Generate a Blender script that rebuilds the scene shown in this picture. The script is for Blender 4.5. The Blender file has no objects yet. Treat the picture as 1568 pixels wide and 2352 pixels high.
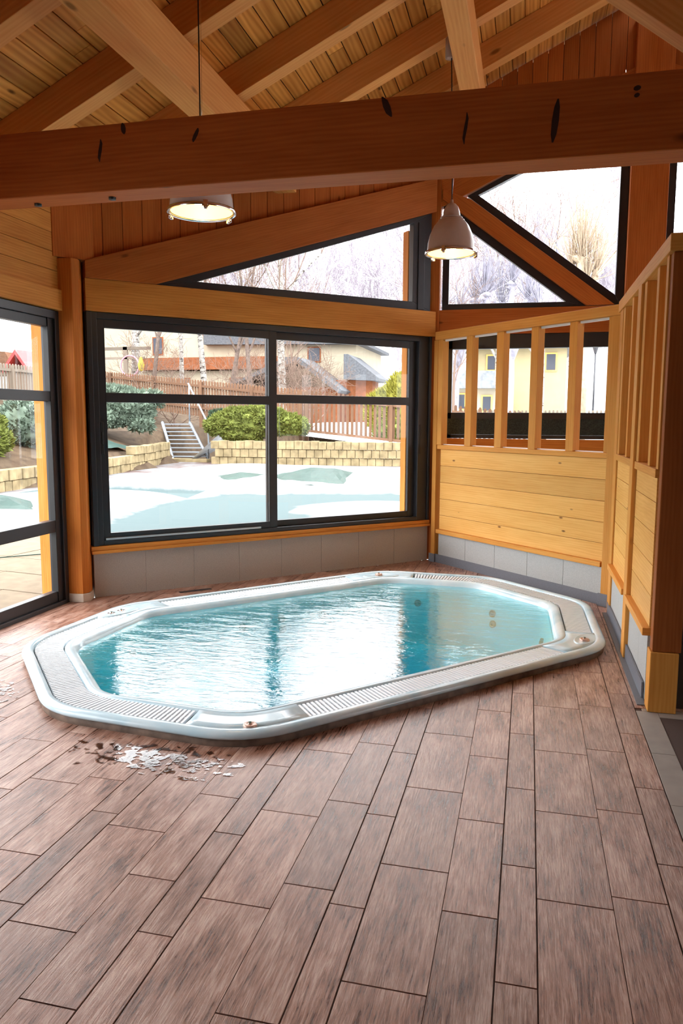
import bpy, bmesh, math, random
from mathutils import Matrix, Vector, noise
random.seed(7)
R2=math.sqrt(2)
SC=bpy.context.scene
COL=SC.collection

# ------------------------------------------------------------------ camera
FPX=1743.1; PIT=math.radians(6.981); ROL=math.radians(-.2667); YAW=math.radians(13.77); CAMH=1.45
def ray(x,y):
    u=(x-784)/FPX; v=-(y-1176)/FPX
    c,s=math.cos(ROL),math.sin(ROL); X=u*c+v*s; V=-u*s+v*c
    c,s=math.cos(PIT),math.sin(PIT); F=c+V*s; Z=-s+V*c
    c,s=math.cos(YAW),math.sin(YAW)
    return Vector((X*c-F*s, X*s+F*c, Z))
fw=ray(784,1176).normalized(); rt=(ray(884,1176)-ray(784,1176)).normalized(); up=(ray(784,1076)-ray(784,1176)).normalized()
cd=bpy.data.cameras.new('camera'); cam=bpy.data.objects.new('camera',cd); COL.objects.link(cam)
cd.sensor_fit='VERTICAL'; cd.sensor_height=36; cd.sensor_width=24; cd.lens=36*FPX/2352; cd.clip_start=.05; cd.clip_end=500
m=Matrix.Identity(4)
for i in range(3):
    m[i][0]=rt[i]; m[i][1]=up[i]; m[i][2]=-fw[i]
m[0][3]=0; m[1][3]=0; m[2][3]=CAMH
cam.matrix_world=m; SC.camera=cam

# ------------------------------------------------------------------ light and exposure
SC.view_settings.view_transform='Standard'; SC.view_settings.look='None'
SC.view_settings.gamma=1; SC.view_settings.use_curve_mapping=False
SC.view_settings.exposure=1.28
W=bpy.data.worlds.new('overcast_sky'); SC.world=W; W.use_nodes=True
wn=W.node_tree.nodes; wl=W.node_tree.links
bg=wn['Background']; bg.inputs['Strength'].default_value=4.4
tcw=wn.new('ShaderNodeTexCoord'); sw=wn.new('ShaderNodeSeparateXYZ'); wl.new(tcw.outputs['Generated'],sw.inputs[0])
rw=wn.new('ShaderNodeValToRGB'); wl.new(sw.outputs['Z'],rw.inputs[0])
rw.color_ramp.elements[0].position=0; rw.color_ramp.elements[0].color=(.27,.285,.30,1)
rw.color_ramp.elements[1].position=.8; rw.color_ramp.elements[1].color=(.96,.98,1,1)
for p_,c_ in ((.07,(.36,.375,.39,1)),(.22,(.80,.82,.84,1))):
    e_=rw.color_ramp.elements.new(p_); e_.color=c_
wl.new(rw.outputs[0],bg.inputs['Color'])

# ------------------------------------------------------------------ materials
def newmat(name):
    m=bpy.data.materials.new(name); m.use_nodes=True
    nt=m.node_tree; b=nt.nodes['Principled BSDF']
    return m,nt,b
def plain(name,col,rough=.5,metal=0,spec=.5,emit=None,es=0,noisy=0,nscale=30,bump=0,coord='Object'):
    m,nt,b=newmat(name); N=nt.nodes; L=nt.links
    b.inputs['Base Color'].default_value=(*col,1); b.inputs['Roughness'].default_value=rough
    b.inputs['Metallic'].default_value=metal; b.inputs['Specular IOR Level'].default_value=spec
    if emit: b.inputs['Emission Color'].default_value=(*emit,1); b.inputs['Emission Strength'].default_value=es
    tc=N.new('ShaderNodeTexCoord'); nz=N.new('ShaderNodeTexNoise'); nz.inputs['Scale'].default_value=nscale; nz.inputs['Detail'].default_value=5
    L.new(tc.outputs[coord],nz.inputs['Vector'])
    if noisy:
        r=N.new('ShaderNodeValToRGB'); L.new(nz.outputs[0],r.inputs[0])
        r.color_ramp.elements[0].position=.3; r.color_ramp.elements[1].position=.7
        r.color_ramp.elements[0].color=(*[c*(1-noisy) for c in col],1); r.color_ramp.elements[1].color=(*[min(1,c*(1+noisy)) for c in col],1)
        L.new(r.outputs[0],b.inputs['Base Color'])
    if bump:
        bp=N.new('ShaderNodeBump'); bp.inputs['Strength'].default_value=bump; bp.inputs['Distance'].default_value=.01
        L.new(nz.outputs[0],bp.inputs['Height']); L.new(bp.outputs[0],b.inputs['Normal'])
    return m
def wood(name,light,dark,knot=.5,rough=.55,bump=.15,gs=1.0,kcol=None,wave=.28,var=.25,kscale=1.0,finew=.4,spec=.12):
    m,nt,b=newmat(name); N=nt.nodes; L=nt.links
    uv=N.new('ShaderNodeUVMap'); uv.uv_map='UVMap'
    def mp(sx,sy):
        a=N.new('ShaderNodeMapping'); a.inputs['Scale'].default_value=(sx,sy,1); L.new(uv.outputs[0],a.inputs[0]); return a
    def noi(mapn,sc,det=6,rg=.6):
        a=N.new('ShaderNodeTexNoise'); a.inputs['Scale'].default_value=sc; a.inputs['Detail'].default_value=det; a.inputs['Roughness'].default_value=rg
        L.new(mapn.outputs[0],a.inputs['Vector']); return a
    fine=noi(mp(2.5*gs,60*gs),1.5)
    big=noi(mp(1.1*gs,7*gs),1.3,3)
    wv=N.new('ShaderNodeTexWave'); wv.wave_type='BANDS'; wv.bands_direction='Y'; wv.inputs['Scale'].default_value=3.2; wv.inputs['Distortion'].default_value=9; wv.inputs['Detail'].default_value=2; wv.inputs['Detail Scale'].default_value=.8
    L.new(mp(.55*gs,5*gs).outputs[0],wv.inputs['Vector'])
    mx=N.new('ShaderNodeMix'); mx.data_type='FLOAT'; mx.inputs[0].default_value=wave*.6; L.new(big.outputs[0],mx.inputs[2]); L.new(wv.outputs['Fac'],mx.inputs[3])
    mx2=N.new('ShaderNodeMix'); mx2.data_type='FLOAT'; mx2.inputs[0].default_value=finew; L.new(mx.outputs[0],mx2.inputs[2]); L.new(fine.outputs[0],mx2.inputs[3])
    r=N.new('ShaderNodeValToRGB'); L.new(mx2.outputs[0],r.inputs[0])
    r.color_ramp.elements[0].position=.28; r.color_ramp.elements[0].color=(*dark,1)
    r.color_ramp.elements[1].position=.68; r.color_ramp.elements[1].color=(*light,1)
    # knots
    vo=N.new('ShaderNodeTexVoronoi'); vo.feature='F1'; vo.inputs['Scale'].default_value=1; L.new(mp(2.6*kscale,6.5*kscale).outputs[0],vo.inputs['Vector'])
    kr=N.new('ShaderNodeValToRGB'); L.new(vo.outputs['Distance'],kr.inputs[0]); e=kr.color_ramp.elements
    e[0].position=.05; e[0].color=(1,1,1,1); e[1].position=.11; e[1].color=(0,0,0,1)
    vg=N.new('ShaderNodeSeparateColor'); L.new(vo.outputs['Color'],vg.inputs[0])
    gt=N.new('ShaderNodeMath'); gt.operation='GREATER_THAN'; gt.inputs[1].default_value=.35; L.new(vg.outputs[0],gt.inputs[0])
    mu=N.new('ShaderNodeMath'); mu.operation='MULTIPLY'; L.new(kr.outputs[0],mu.inputs[0]); L.new(gt.outputs[0],mu.inputs[1])
    mu2=N.new('ShaderNodeMath'); mu2.operation='MULTIPLY'; mu2.inputs[1].default_value=knot; L.new(mu.outputs[0],mu2.inputs[0])
    kc=kcol or tuple(c*.22 for c in dark)
    m1=N.new('ShaderNodeMix'); m1.data_type='RGBA'; L.new(mu2.outputs[0],m1.inputs[0]); L.new(r.outputs[0],m1.inputs[6]); m1.inputs[7].default_value=(*kc,1)
    # per-board tone
    at=N.new('ShaderNodeAttribute'); at.attribute_name='tone'
    mr=N.new('ShaderNodeMapRange'); mr.inputs[3].default_value=1-var; mr.inputs[4].default_value=1+var*.6; L.new(at.outputs['Fac'],mr.inputs[0])
    hs=N.new('ShaderNodeHueSaturation'); L.new(m1.outputs[2],hs.inputs['Color']); L.new(mr.outputs[0],hs.inputs['Value'])
    L.new(hs.outputs[0],b.inputs['Base Color'])
    b.inputs['Roughness'].default_value=rough; b.inputs['Specular IOR Level'].default_value=spec
    bp=N.new('ShaderNodeBump'); bp.inputs['Strength'].default_value=bump; bp.inputs['Distance'].default_value=.004
    L.new(fine.outputs[0],bp.inputs['Height']); L.new(bp.outputs[0],b.inputs['Normal'])
    return m
def front(nt,sock):
    # a pane has two faces: reflect on the outer one of each side, pass light through the other
    g=nt.nodes.new('ShaderNodeNewGeometry'); a=nt.nodes.new('ShaderNodeMath'); a.operation='SUBTRACT'; a.inputs[0].default_value=1; nt.links.new(g.outputs['Backfacing'],a.inputs[1])
    m=nt.nodes.new('ShaderNodeMath'); m.operation='MULTIPLY'; nt.links.new(a.outputs[0],m.inputs[0]); nt.links.new(sock,m.inputs[1]); return m.outputs[0]
def glassmat(name,tint=(1,1,1),refl=1.0,ior=1.5):
    m=bpy.data.materials.new(name); m.use_nodes=True; nt=m.node_tree; N=nt.nodes; L=nt.links; N.clear()
    o=N.new('ShaderNodeOutputMaterial'); mx=N.new('ShaderNodeMixShader'); t=N.new('ShaderNodeBsdfTransparent'); g=N.new('ShaderNodeBsdfGlossy'); f=N.new('ShaderNodeFresnel')
    t.inputs[0].default_value=(*tint,1); g.inputs['Roughness'].default_value=.01; f.inputs[0].default_value=ior
    mm=N.new('ShaderNodeMath'); mm.operation='MULTIPLY'; mm.inputs[1].default_value=refl; L.new(f.outputs[0],mm.inputs[0])
    L.new(front(nt,mm.outputs[0]),mx.inputs[0]); L.new(t.outputs[0],mx.inputs[1]); L.new(g.outputs[0],mx.inputs[2]); L.new(mx.outputs[0],o.inputs[0])
    return m

M={}
M['pine']=wood('honey_pine',(.86,.50,.16),(.70,.33,.07),knot=.9,rough=.5,var=.12,kcol=(.16,.06,.02),kscale=1.6)
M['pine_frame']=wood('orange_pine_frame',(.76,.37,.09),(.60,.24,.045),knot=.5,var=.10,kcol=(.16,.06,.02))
M['orange']=wood('orange_stained_wood',(.70,.30,.065),(.46,.15,.025),knot=.7,var=.12)
M['redwood']=wood('red_brown_wood',(.56,.165,.035),(.36,.085,.015),knot=.6,var=.18)
M['beam']=wood('beam_wood',(.80,.38,.12),(.62,.235,.055),knot=.7,var=.05,kscale=.7,gs=.7)
M['tie']=wood('tie_beam_wood',(.54,.15,.035),(.34,.075,.013),knot=.8,var=.05,kscale=.6,gs=.8)
M['ceil']=wood('ceiling_boards',(.80,.36,.08),(.42,.13,.02),knot=.9,var=.28,wave=.35,kscale=.9,gs=.5,finew=.2)
M['post']=wood('post_wood',(.62,.20,.035),(.44,.11,.015),knot=.5,var=.05)
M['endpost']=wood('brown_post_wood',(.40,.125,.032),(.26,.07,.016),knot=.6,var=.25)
M['alu']=plain('anthracite_aluminium',(.022,.023,.028),rough=.38,spec=.5,noisy=.05)
M['alu2']=plain('black_gasket',(.008,.008,.009),rough=.5)
M['steelstrip']=plain('bare_aluminium_track',(.55,.57,.6),rough=.35,metal=.7)
M['glass']=glassmat('clear_glass')
M['tile']=plain('grey_stone_tile',(.40,.36,.32),rough=.55,noisy=.13,nscale=160,bump=.05)
M['tile2']=plain('light_grey_stone_tile',(.42,.43,.42),rough=.6,noisy=.12,nscale=160,bump=.05)
M['skirt']=plain('dark_grey_skirting',(.16,.17,.20),rough=.5,noisy=.1,nscale=120)
M['grout']=plain('dark_grout',(.085,.055,.045),rough=.9)
M['strip']=plain('pale_stone_strip',(.34,.31,.28),rough=.6,noisy=.08,nscale=12)
M['darkwall']=plain('dark_recess_wall',(.05,.04,.035),rough=.8,noisy=.2,nscale=8)
M['plaster']=plain('beige_plinth',(.62,.50,.40),rough=.7,noisy=.06)
M['white']=plain('glare_white',(.85,.85,.83),rough=.4)

def floor_mat():
    m,nt,b=newmat('wood_look_floor_tile'); N=nt.nodes; L=nt.links
    uv=N.new('ShaderNodeUVMap'); uv.uv_map='UVMap'
    def mp(sx,sy):
        a=N.new('ShaderNodeMapping'); a.inputs['Scale'].default_value=(sx,sy,1); L.new(uv.outputs[0],a.inputs[0]); return a
    def noi(mapn,sc,det=6,rg=.6,dist=0):
        a=N.new('ShaderNodeTexNoise'); a.inputs['Scale'].default_value=sc; a.inputs['Detail'].default_value=det; a.inputs['Roughness'].default_value=rg; a.inputs['Distortion'].default_value=dist
        L.new(mapn.outputs[0],a.inputs['Vector']); return a
    n1=noi(mp(6,85),1.6,8,.7,.6); n2=noi(mp(2.5,7),1.4,4,.6); n3=noi(mp(3,26),1.5,5,.6,1.5)
    a1=N.new('ShaderNodeMath'); a1.operation='MULTIPLY_ADD'; a1.inputs[1].default_value=.75; L.new(n2.outputs[0],a1.inputs[0]); L.new(n1.outputs[0],a1.inputs[2])
    a2=N.new('ShaderNodeMath'); a2.operation='MULTIPLY_ADD'; a2.inputs[1].default_value=.5; L.new(n3.outputs[0],a2.inputs[0]); L.new(a1.outputs[0],a2.inputs[2])
    r=N.new('ShaderNodeValToRGB'); L.new(a2.outputs[0],r.inputs[0]); e=r.color_ramp.elements
    mrr=N.new('ShaderNodeMapRange'); mrr.inputs[1].default_value=.75; mrr.inputs[2].default_value=1.5
    L.new(a2.outputs[0],mrr.inputs[0]); L.new(mrr.outputs[0],r.inputs[0])
    e[0].position=.22; e[0].color=(.085,.028,.016,1); e[1].position=.80; e[1].color=(.60,.41,.33,1)
    x=e.new(.46); x.color=(.33,.155,.10,1)
    at=N.new('ShaderNodeAttribute'); at.attribute_name='tone'
    mr=N.new('ShaderNodeMapRange'); mr.inputs[3].default_value=.82; mr.inputs[4].default_value=1.12; L.new(at.outputs['Fac'],mr.inputs[0])
    hs=N.new('ShaderNodeHueSaturation'); L.new(r.outputs[0],hs.inputs['Color']); L.new(mr.outputs[0],hs.inputs['Value'])
    L.new(hs.outputs[0],b.inputs['Base Color'])
    rr=N.new('ShaderNodeMapRange'); rr.inputs[1].default_value=.8; rr.inputs[2].default_value=1.5; rr.inputs[3].default_value=.24; rr.inputs[4].default_value=.40
    L.new(a2.outputs[0],rr.inputs[0]); L.new(rr.outputs[0],b.inputs['Roughness'])
    b.inputs['Specular IOR Level'].default_value=.85
    bp=N.new('ShaderNodeBump'); bp.inputs['Strength'].default_value=.55; bp.inputs['Distance'].default_value=.0035
    L.new(n1.outputs[0],bp.inputs['Height']); L.new(bp.outputs[0],b.inputs['Normal'])
    return m
M['floor']=floor_mat()

# ------------------------------------------------------------------ mesh helpers
def frame(ox,oy,ux,uy,yx,yy,oz=0):
    return Matrix(((ux,yx,0,ox),(uy,yy,0,oy),(0,0,1,oz),(0,0,0,1)))
k=1/R2
FA=frame(-3.38,5.39,k,k,-k,k)      # window wall, y outward
FB=frame(-.90,7.70,k,-k,k,k)       # partition 45 degrees
FC=frame(.63,5.95,0,-1,1,0)        # partition along the room
FD=frame(-3.5,5.22,0,1,-1,0)       # left wall, s negative towards camera
FE=frame(0,7.85,1,0,0,1)
I4=Matrix.Identity(4)
WL={}   # world base location per object name
class MB:
    def __init__(s):
        s.bm=bmesh.new(); s.uv=s.bm.loops.layers.uv.new('UVMap'); s.tn=s.bm.loops.layers.float_color.new('tone')
    def _face(s,vs,uvs,t,mi=0,smooth=False):
        try: f=s.bm.faces.new(vs)
        except ValueError: return
        f.material_index=mi; f.smooth=smooth
        for l,u in zip(f.loops,uvs): l[s.uv].uv=u; l[s.tn]=(t,t,t,1)
    def box(s,lo,hi,F=I4,grain=None,mi=0):
        lo=Vector(lo); hi=Vector(hi)
        lo,hi=Vector([min(a,b) for a,b in zip(lo,hi)]),Vector([max(a,b) for a,b in zip(lo,hi)])
        d=hi-lo
        if grain is None: grain=max(range(3),key=lambda i:d[i])
        oth=[i for i in range(3) if i!=grain]
        t=random.random(); ou,ov=random.uniform(0,50),random.uniform(0,50)
        P=[Vector((lo[0] if not i&1 else hi[0],lo[1] if not i&2 else hi[1],lo[2] if not i&4 else hi[2])) for i in range(8)]
        V=[s.bm.verts.new(F@p) for p in P]
        for q,n in (((0,2,3,1),2),((4,5,7,6),2),((0,1,5,4),1),((2,6,7,3),1),((0,4,6,2),0),((1,3,7,5),0)):
            uvs=[]
            for i in q:
                p=P[i]
                if n==grain: uvs.append((ou+p[oth[0]]*.3,ov+p[oth[1]]))
                else:
                    o=[a for a in oth if a!=n][0]
                    uvs.append((ou+p[grain],ov+p[o]+(n*.37)))
            s._face([V[i] for i in q],uvs,t,mi)
        return s
    def prism(s,pts,d0,d1,F=I4,ang=0.0,mi=0):
        """pts: (a,z) outline in local x-z, extruded in local y d0..d1; grain direction ang in that plane"""
        area=sum(pts[i][0]*pts[(i+1)%len(pts)][1]-pts[(i+1)%len(pts)][0]*pts[i][1] for i in range(len(pts)))
        if area<0: pts=pts[::-1]
        t=random.random(); ou,ov=random.uniform(0,50),random.uniform(0,50); c,sn=math.cos(ang),math.sin(ang)
        U=lambda a,z:(ou+a*c+z*sn, ov-a*sn+z*c)
        A=[s.bm.verts.new(F@Vector((a,d0,z))) for a,z in pts]; B=[s.bm.verts.new(F@Vector((a,d1,z))) for a,z in pts]
        s._face(A,[U(*p) for p in pts],t,mi); s._face(B[::-1],[U(*p) for p in pts[::-1]],t,mi)
        n=len(pts)
        for i in range(n):
            j=(i+1)%n; u0=U(*pts[i]); u1=U(*pts[j])
            L=math.hypot(pts[j][0]-pts[i][0],pts[j][1]-pts[i][1])
            al=abs((pts[j][0]-pts[i][0])*c+(pts[j][1]-pts[i][1])*sn)>L*.7
            if al: uv=[(u0[0],ov+d0),(u0[0],ov+d1),(u1[0],ov+d1),(u1[0],ov+d0)]
            else: uv=[(ou+d0,u0[1]),(ou+d1,u0[1]),(ou+d1,u1[1]),(ou+d0,u1[1])]
            s._face([A[i],B[i],B[j],A[j]],uv,t,mi)
        return s
    def tube(s,pts,rad,seg=8,mi=0,caps=True,smooth=True):
        pts=[Vector(p) for p in pts]; rings=[]; t=random.random()
        if not isinstance(rad,(list,tuple)): rad=[rad]*len(pts)
        ref=None
        for i,p in enumerate(pts):
            d=(pts[min(i+1,len(pts)-1)]-pts[max(i-1,0)])
            if d.length<1e-9: d=Vector((0,0,1))
            d.normalize()
            if ref is None or abs(ref.dot(d))>.95: ref=Vector((1,0,0)) if abs(d.x)<.8 else Vector((0,1,0))
            a=(ref-d*ref.dot(d)).normalized(); b=d.cross(a); ref=a
            rings.append([s.bm.verts.new(p+(a*math.cos(2*math.pi*q/seg)+b*math.sin(2*math.pi*q/seg))*rad[i]) for q in range(seg)])
        L=0
        for i in range(len(pts)-1):
            L2=L+(pts[i+1]-pts[i]).length
            for q in range(seg):
                w=(q+1)%seg
                s._face([rings[i][q],rings[i][w],rings[i+1][w],rings[i+1][q]],[(L,q*.03),(L,q*.03+.03),(L2,q*.03+.03),(L2,q*.03)],t,mi,smooth)
            L=L2
        if caps:
            s._face(rings[0][::-1],[(0,0)]*seg,t,mi); s._face(rings[-1],[(0,0)]*seg,t,mi)
        return s
    def lathe(s,prof,c=(0,0,0),seg=40,F=I4,mi=0,flute=0,ribs=0):
        t=random.random(); rings=[]; c=Vector(c)
        for r,z in prof:
            rings.append([s.bm.verts.new(F@(c+Vector(((r+flute*(1 if q%2 else 0))*math.cos(2*math.pi*q/seg),(r+flute*(1 if q%2 else 0))*math.sin(2*math.pi*q/seg),z)))) for q in range(seg)] if r>1e-6 else [s.bm.verts.new(F@(c+Vector((0,0,z))))])
        for i in range(len(rings)-1):
            A,B=rings[i],rings[i+1]
            for q in range(seg):
                w=(q+1)%seg
                if len(A)==1 and len(B)==1: continue
                if len(A)==1: vs=[A[0],B[w],B[q]]
                elif len(B)==1: vs=[A[q],A[w],B[0]]
                else: vs=[A[q],A[w],B[w],B[q]]
                s._face(vs,[(0,0)]*len(vs),t,mi,True)
        return s
    def build(s,name,mat,parent=None,loc=None,label=None,cat=None,group=None,kind=None,bevel=0,recalc=True):
        bm=s.bm
        if recalc: bmesh.ops.recalc_face_normals(bm,faces=bm.faces)
        xs=[v.co for v in bm.verts]
        if loc is None:
            mn=[min(v[i] for v in xs) for i in range(3)]; mx=[max(v[i] for v in xs) for i in range(3)]
            loc=Vector(((mn[0]+mx[0])/2,(mn[1]+mx[1])/2,mn[2]))
        loc=Vector(loc)
        for v in bm.verts: v.co-=loc
        me=bpy.data.meshes.new(name); bm.to_mesh(me); bm.free()
        o=bpy.data.objects.new(name,me); COL.objects.link(o)
        for mm in (mat if isinstance(mat,(list,tuple)) else [mat]): me.materials.append(M[mm] if isinstance(mm,str) else mm)
        WL[o.name]=loc.copy()
        if parent is not None: o.parent=parent; o.location=loc-WL[parent.name]
        else: o.location=loc
        tag(o,label,cat,group,kind)
        if bevel:
            b=o.modifiers.new('bevel','BEVEL'); b.width=bevel; b.segments=2; b.limit_method='ANGLE'; b.harden_normals=False
        return o
def tag(o,label=None,cat=None,group=None,kind=None):
    if label: o['label']=label
    if cat: o['category']=cat
    if group: o['group']=group
    if kind: o['kind']=kind
def empty(name,loc,label=None,cat=None,group=None,kind=None,parent=None):
    o=bpy.data.objects.new(name,None); COL.objects.link(o); o.empty_display_size=.1
    WL[o.name]=Vector(loc); o.location=Vector(loc)
    if parent is not None: o.parent=parent; o.location=Vector(loc)-WL[parent.name]
    tag(o,label,cat,group,kind); return o
def copytree(o,loc=None,label=None,group=None,parent=None,scale=None,rz=None):
    c=o.copy(); COL.objects.link(c)
    if parent is not None: c.parent=parent
    if loc is not None: c.location=loc
    if label: c['label']=label
    if group: c['group']=group
    if scale is not None: c.scale=(scale,)*3
    if rz is not None: c.rotation_euler.z=rz
    for ch in list(o.children):
        copytree(ch,parent=c)
    return c

# ------------------------------------------------------------------ roof geometry
TA=.466; AL=math.atan(TA); XR=1.0
def zr(x): return 3.67+TA*((x if x<XR else 2*XR-x)+2.13)     # underside of rafters
def zd(x): return zr(x)+.225                                  # underside of deck
XL=-3.5; XRT=5.5; YB=-4.0; YE=7.85

# ------------------------------------------------------------------ tub outline
OCT=[(1.28,2.92),(3.78,3.04),(4.60,3.90),(4.60,4.98),(3.90,5.73),(1.47,5.62),(.66,4.93),(.60,3.74)]
def st2xy(s,t,z=0): return Vector(((s-t)/R2,(s+t)/R2,z))
def ringpoly(o):
    n=8; L=[]
    for i in range(n):
        a=Vector(OCT[i]); b=Vector(OCT[(i+1)%n]); d=(b-a).normalized(); nn=Vector((-d.y,d.x)); L.append((a+nn*o,d))
    out=[]
    for i in range(n):
        p,d=L[i-1]; q,e=L[i]; den=d.x*e.y-d.y*e.x; w=q-p; out.append(p+d*((w.x*e.y-w.y*e.x)/den))
    return out
def ringpt(o,u):
    """u in [0,16): even part = edge, odd part = rounded corner"""
    V=ringpoly(o); n=8; i=int(u)//2%n; fr=u-int(u)
    r=max(.16,.50-o*.6)
    def tang(j):
        p=V[j%n]; a=(V[(j-1)%n]-p).normalized(); b=(V[(j+1)%n]-p).normalized()
        th=math.acos(max(-1,min(1,a.dot(b)))); L=r/math.tan(th/2); L=min(L,.45*(V[(j-1)%n]-p).length,.45*(V[(j+1)%n]-p).length)
        return p,a,b,L
    if int(u)%2==0:
        p,a,b,L=tang(i); q,a2,b2,L2=tang(i+1); A=p+b*L; B=q+a2*L2; return A.lerp(B,fr)
    p,a,b,L=tang(i+1); A=p+a*L; B=p+b*L
    return A*(1-fr)**2+p*2*fr*(1-fr)+B*fr*fr
US=[]
for i in range(8):
    US+= [2*i+j/4 for j in range(4)] + [2*i+1+j/8 for j in range(8)]

# ------------------------------------------------------------------ floor
def clip_room(bm,keepout=True):
    geom=lambda: bm.verts[:]+bm.edges[:]+bm.faces[:]
    # outside of window wall (45 deg)
    bmesh.ops.bisect_plane(bm,geom=geom(),plane_co=(-3.38,5.39,0),plane_no=(-k,k,0),clear_outer=True)
    def cut_poly(poly):
        n=len(poly); c=sum(poly,Vector((0,0)))/n
        for i in range(n):
            a=poly[i]; b=poly[(i+1)%n]; d=b-a
            # only cut faces near the polygon
            fs=[f for f in bm.faces if (f.calc_center_median().xy-c).length<3.2]
            ge=list({v for f in fs for v in f.verts})+list({e for f in fs for e in f.edges})+fs
            bmesh.ops.bisect_plane(bm,geom=ge,plane_co=(a.x,a.y,0),plane_no=(-d.y,d.x,0))
        dl=[]
        for f in bm.faces:
            q=f.calc_center_median().xy
            if all((poly[(i+1)%n]-poly[i]).cross(q-poly[i])>-1e-4 for i in range(n)): dl.append(f)
        bmesh.ops.delete(bm,geom=dl,context='FACES')
    cut_poly([Vector(st2xy(*p)[:2]) for p in ringpoly(.05)])
    # dressing side behind the partitions and the sunken footbath stay out
    cut_poly([Vector(p) for p in [(.585,-4.1),(6,-4.1),(6,8),(-.93,8),(-.93,7.73),(-.90,7.70)][:0] or [(.5685,-4.2),(5.6,-4.2),(5.6,3.93),(.5685,3.93)]])
fb=MB()
x=.070-.495*9
cols=[(.070,.225,2.237),(-.040,.110,2.397-.54*.0),(-.205,.165,2.110)]
per=.4975; PL=.5425
i=-9
random.seed(11)
for rep in range(-8,3):
    for (cx,w,off) in cols:
        x0=cx+rep*per; x1=x0+w
        if x1<XL-.1 or x0>1.6: continue
        o=off+ (0 if rep==0 else random.uniform(0,PL)) 
        if rep==-1 and w>.2: o=2.303
        if rep==0 and False: pass
        n0=int((YB-o)/PL)-1
        y=o+n0*PL
        while y<YE:
            g=.0022
            a,b_=max(y+g,YB),min(y+PL-g,YE)
            if b_-a>.02:
                sv=random.getstate()
                lo=(max(x0+g,XL),a,-.02); hi=(x1-g,b_,0)
                if lo[0]<hi[0]-.01: fb.box(lo,hi,grain=1)
            y+=PL
for f in fb.bm.faces: pass
clip_room(fb.bm)
fl=fb.build('floor','floor',kind='structure',label='wood-look rectangular tile floor around the hot tub',bevel=.0012)
gb=MB(); gb.box((XL,YB,-.03),(1.6,YE,-.0035)); clip_room(gb.bm); gb.build('floor_grout','grout',parent=fl)
# floor of the area behind the partitions
o=MB(); o.box((1.0,3.98,-.06),(XRT,YE,-.036)); o.build('floor_changing_area','strip',kind='structure')

# ------------------------------------------------------------------ walls
# A wall (window wall)
b=MB()
wA=3.40
for j in range(9):
    s0=.0+.4225*j; s1=min(s0+.4225,wA-.02)
    if s1-s0>.02: b.box((s0+.0015,-.004,0),(s1-.0015,.11,.362),FA,grain=0)
b.box((0,.0,0),(wA-.02,.105,.361),FA)
b.build('wall_window_base','tile',kind='structure',bevel=.001)
b=MB(); b.box((-.02,-.05,.362),(wA-.02,.13,.388),FA); b.box((-.02,-.035,.389),(wA-.02,.13,.422),FA)
b.build('window_sill','orange',label='orange wooden sill board under the wide sliding window',cat='sill',bevel=.003)
b=MB(); b.box((-.0,-.035,2.275),(3.41,.10,2.52),FA)
b.build('lintel_beam','orange',label='orange horizontal beam between the wide sliding window and the triangular window',cat='beam',bevel=.003)
def s_of(x): return (x+3.38)*R2
# rake beam on A
def rk0(x): return 2.51+.4765*(x+3.01)
def rk1(x): return 2.645+.4765*(x+3.39)
xa,xb=-3.40,-.99
b=MB(); b.prism([(s_of(-3.38),2.521),(s_of(-2.987),2.521),(s_of(xb),rk0(xb)),(s_of(xb),rk1(xb)),(s_of(-3.38),rk1(-3.38))],-.06,.10,FA,ang=math.atan(.4765/R2))
b.build('rake_beam','redwood',label='red-brown sloping beam above the long triangular window',cat='beam',bevel=.003)
# vertical boards above the rake on A
b=MB(); s=0
while s<3.40:
    s2=min(s+.158,3.40); xx0=s/R2-3.38; xx1=s2/R2-3.38
    b.prism([(s+.002,rk1(xx0)-.02),(s2-.002,rk1(xx1)-.02),(s2-.002,zd(xx1)-.005),(s+.002,zd(xx0)-.005)],.015,.04,FA,ang=math.pi/2)
    s=s2
b.build('wall_window_gable','redwood',kind='structure',bevel=.002)
b=MB(); b.prism([(0,2.6),(3.41,3.7),(3.41,zd(-.97)-.01),(0,zd(-3.38)-.01)],.045,.08,FA); b.build('wall_window_backing','darkwall',kind='structure')

# window_1: wide sliding window
w=empty('window_1',FA@Vector((1.7,.03,.42)),kind='structure',label='wide sliding window with dark frame on the 45 degree wall')
b=MB()
z0,z1=.424,2.272
b.box((-.005,-.012,z0),(.085,.10,z1),FA); b.box((3.23,-.012,z0),(3.375,.10,z1),FA); b.box((.085,-.012,2.222),(3.23,.10,z1),FA); b.box((.085,-.012,z0),(3.23,.10,.463),FA)
b.box((.0,-.03,z0),(.04,-.012,z1),FA); b.box((3.35,-.03,z0),(3.375,-.012,z1),FA)
b.build('window_frame','alu',w,bevel=.003)
def sash(s0,s1,d,zr0,zr1,sl,sr):
    b=MB(); f0,f1=z0+.04,2.222
    b.box((s0,d,f0),(s0+sl,d+.035,f1),FA); b.box((s1-sr,d,f0),(s1,d+.035,f1),FA)
    b.box((s0+sl,d,2.155),(s1-sr,d+.035,f1),FA); b.box((s0+sl,d,f0),(s1-sr,d+.035,.52),FA)
    b.box((s0+sl,d-.004,zr0),(s1-sr,d+.04,zr1),FA)
    b.box((s0+sl-.004,d-.002,.516),(s0+sl+.004,d+.03,2.159),FA,mi=1); b.box((s1-sr-.004,d-.002,.516),(s1-sr+.004,d+.03,2.159),FA,mi=1)
    o=b.build('sash',['alu','alu2'],w,bevel=.002)
    g=MB(); g.box((s0+sl-.005,d+.014,.515),(s1-sr+.005,d+.02,2.16),FA); g.build('glass_pane','glass',o)
    return o
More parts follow.
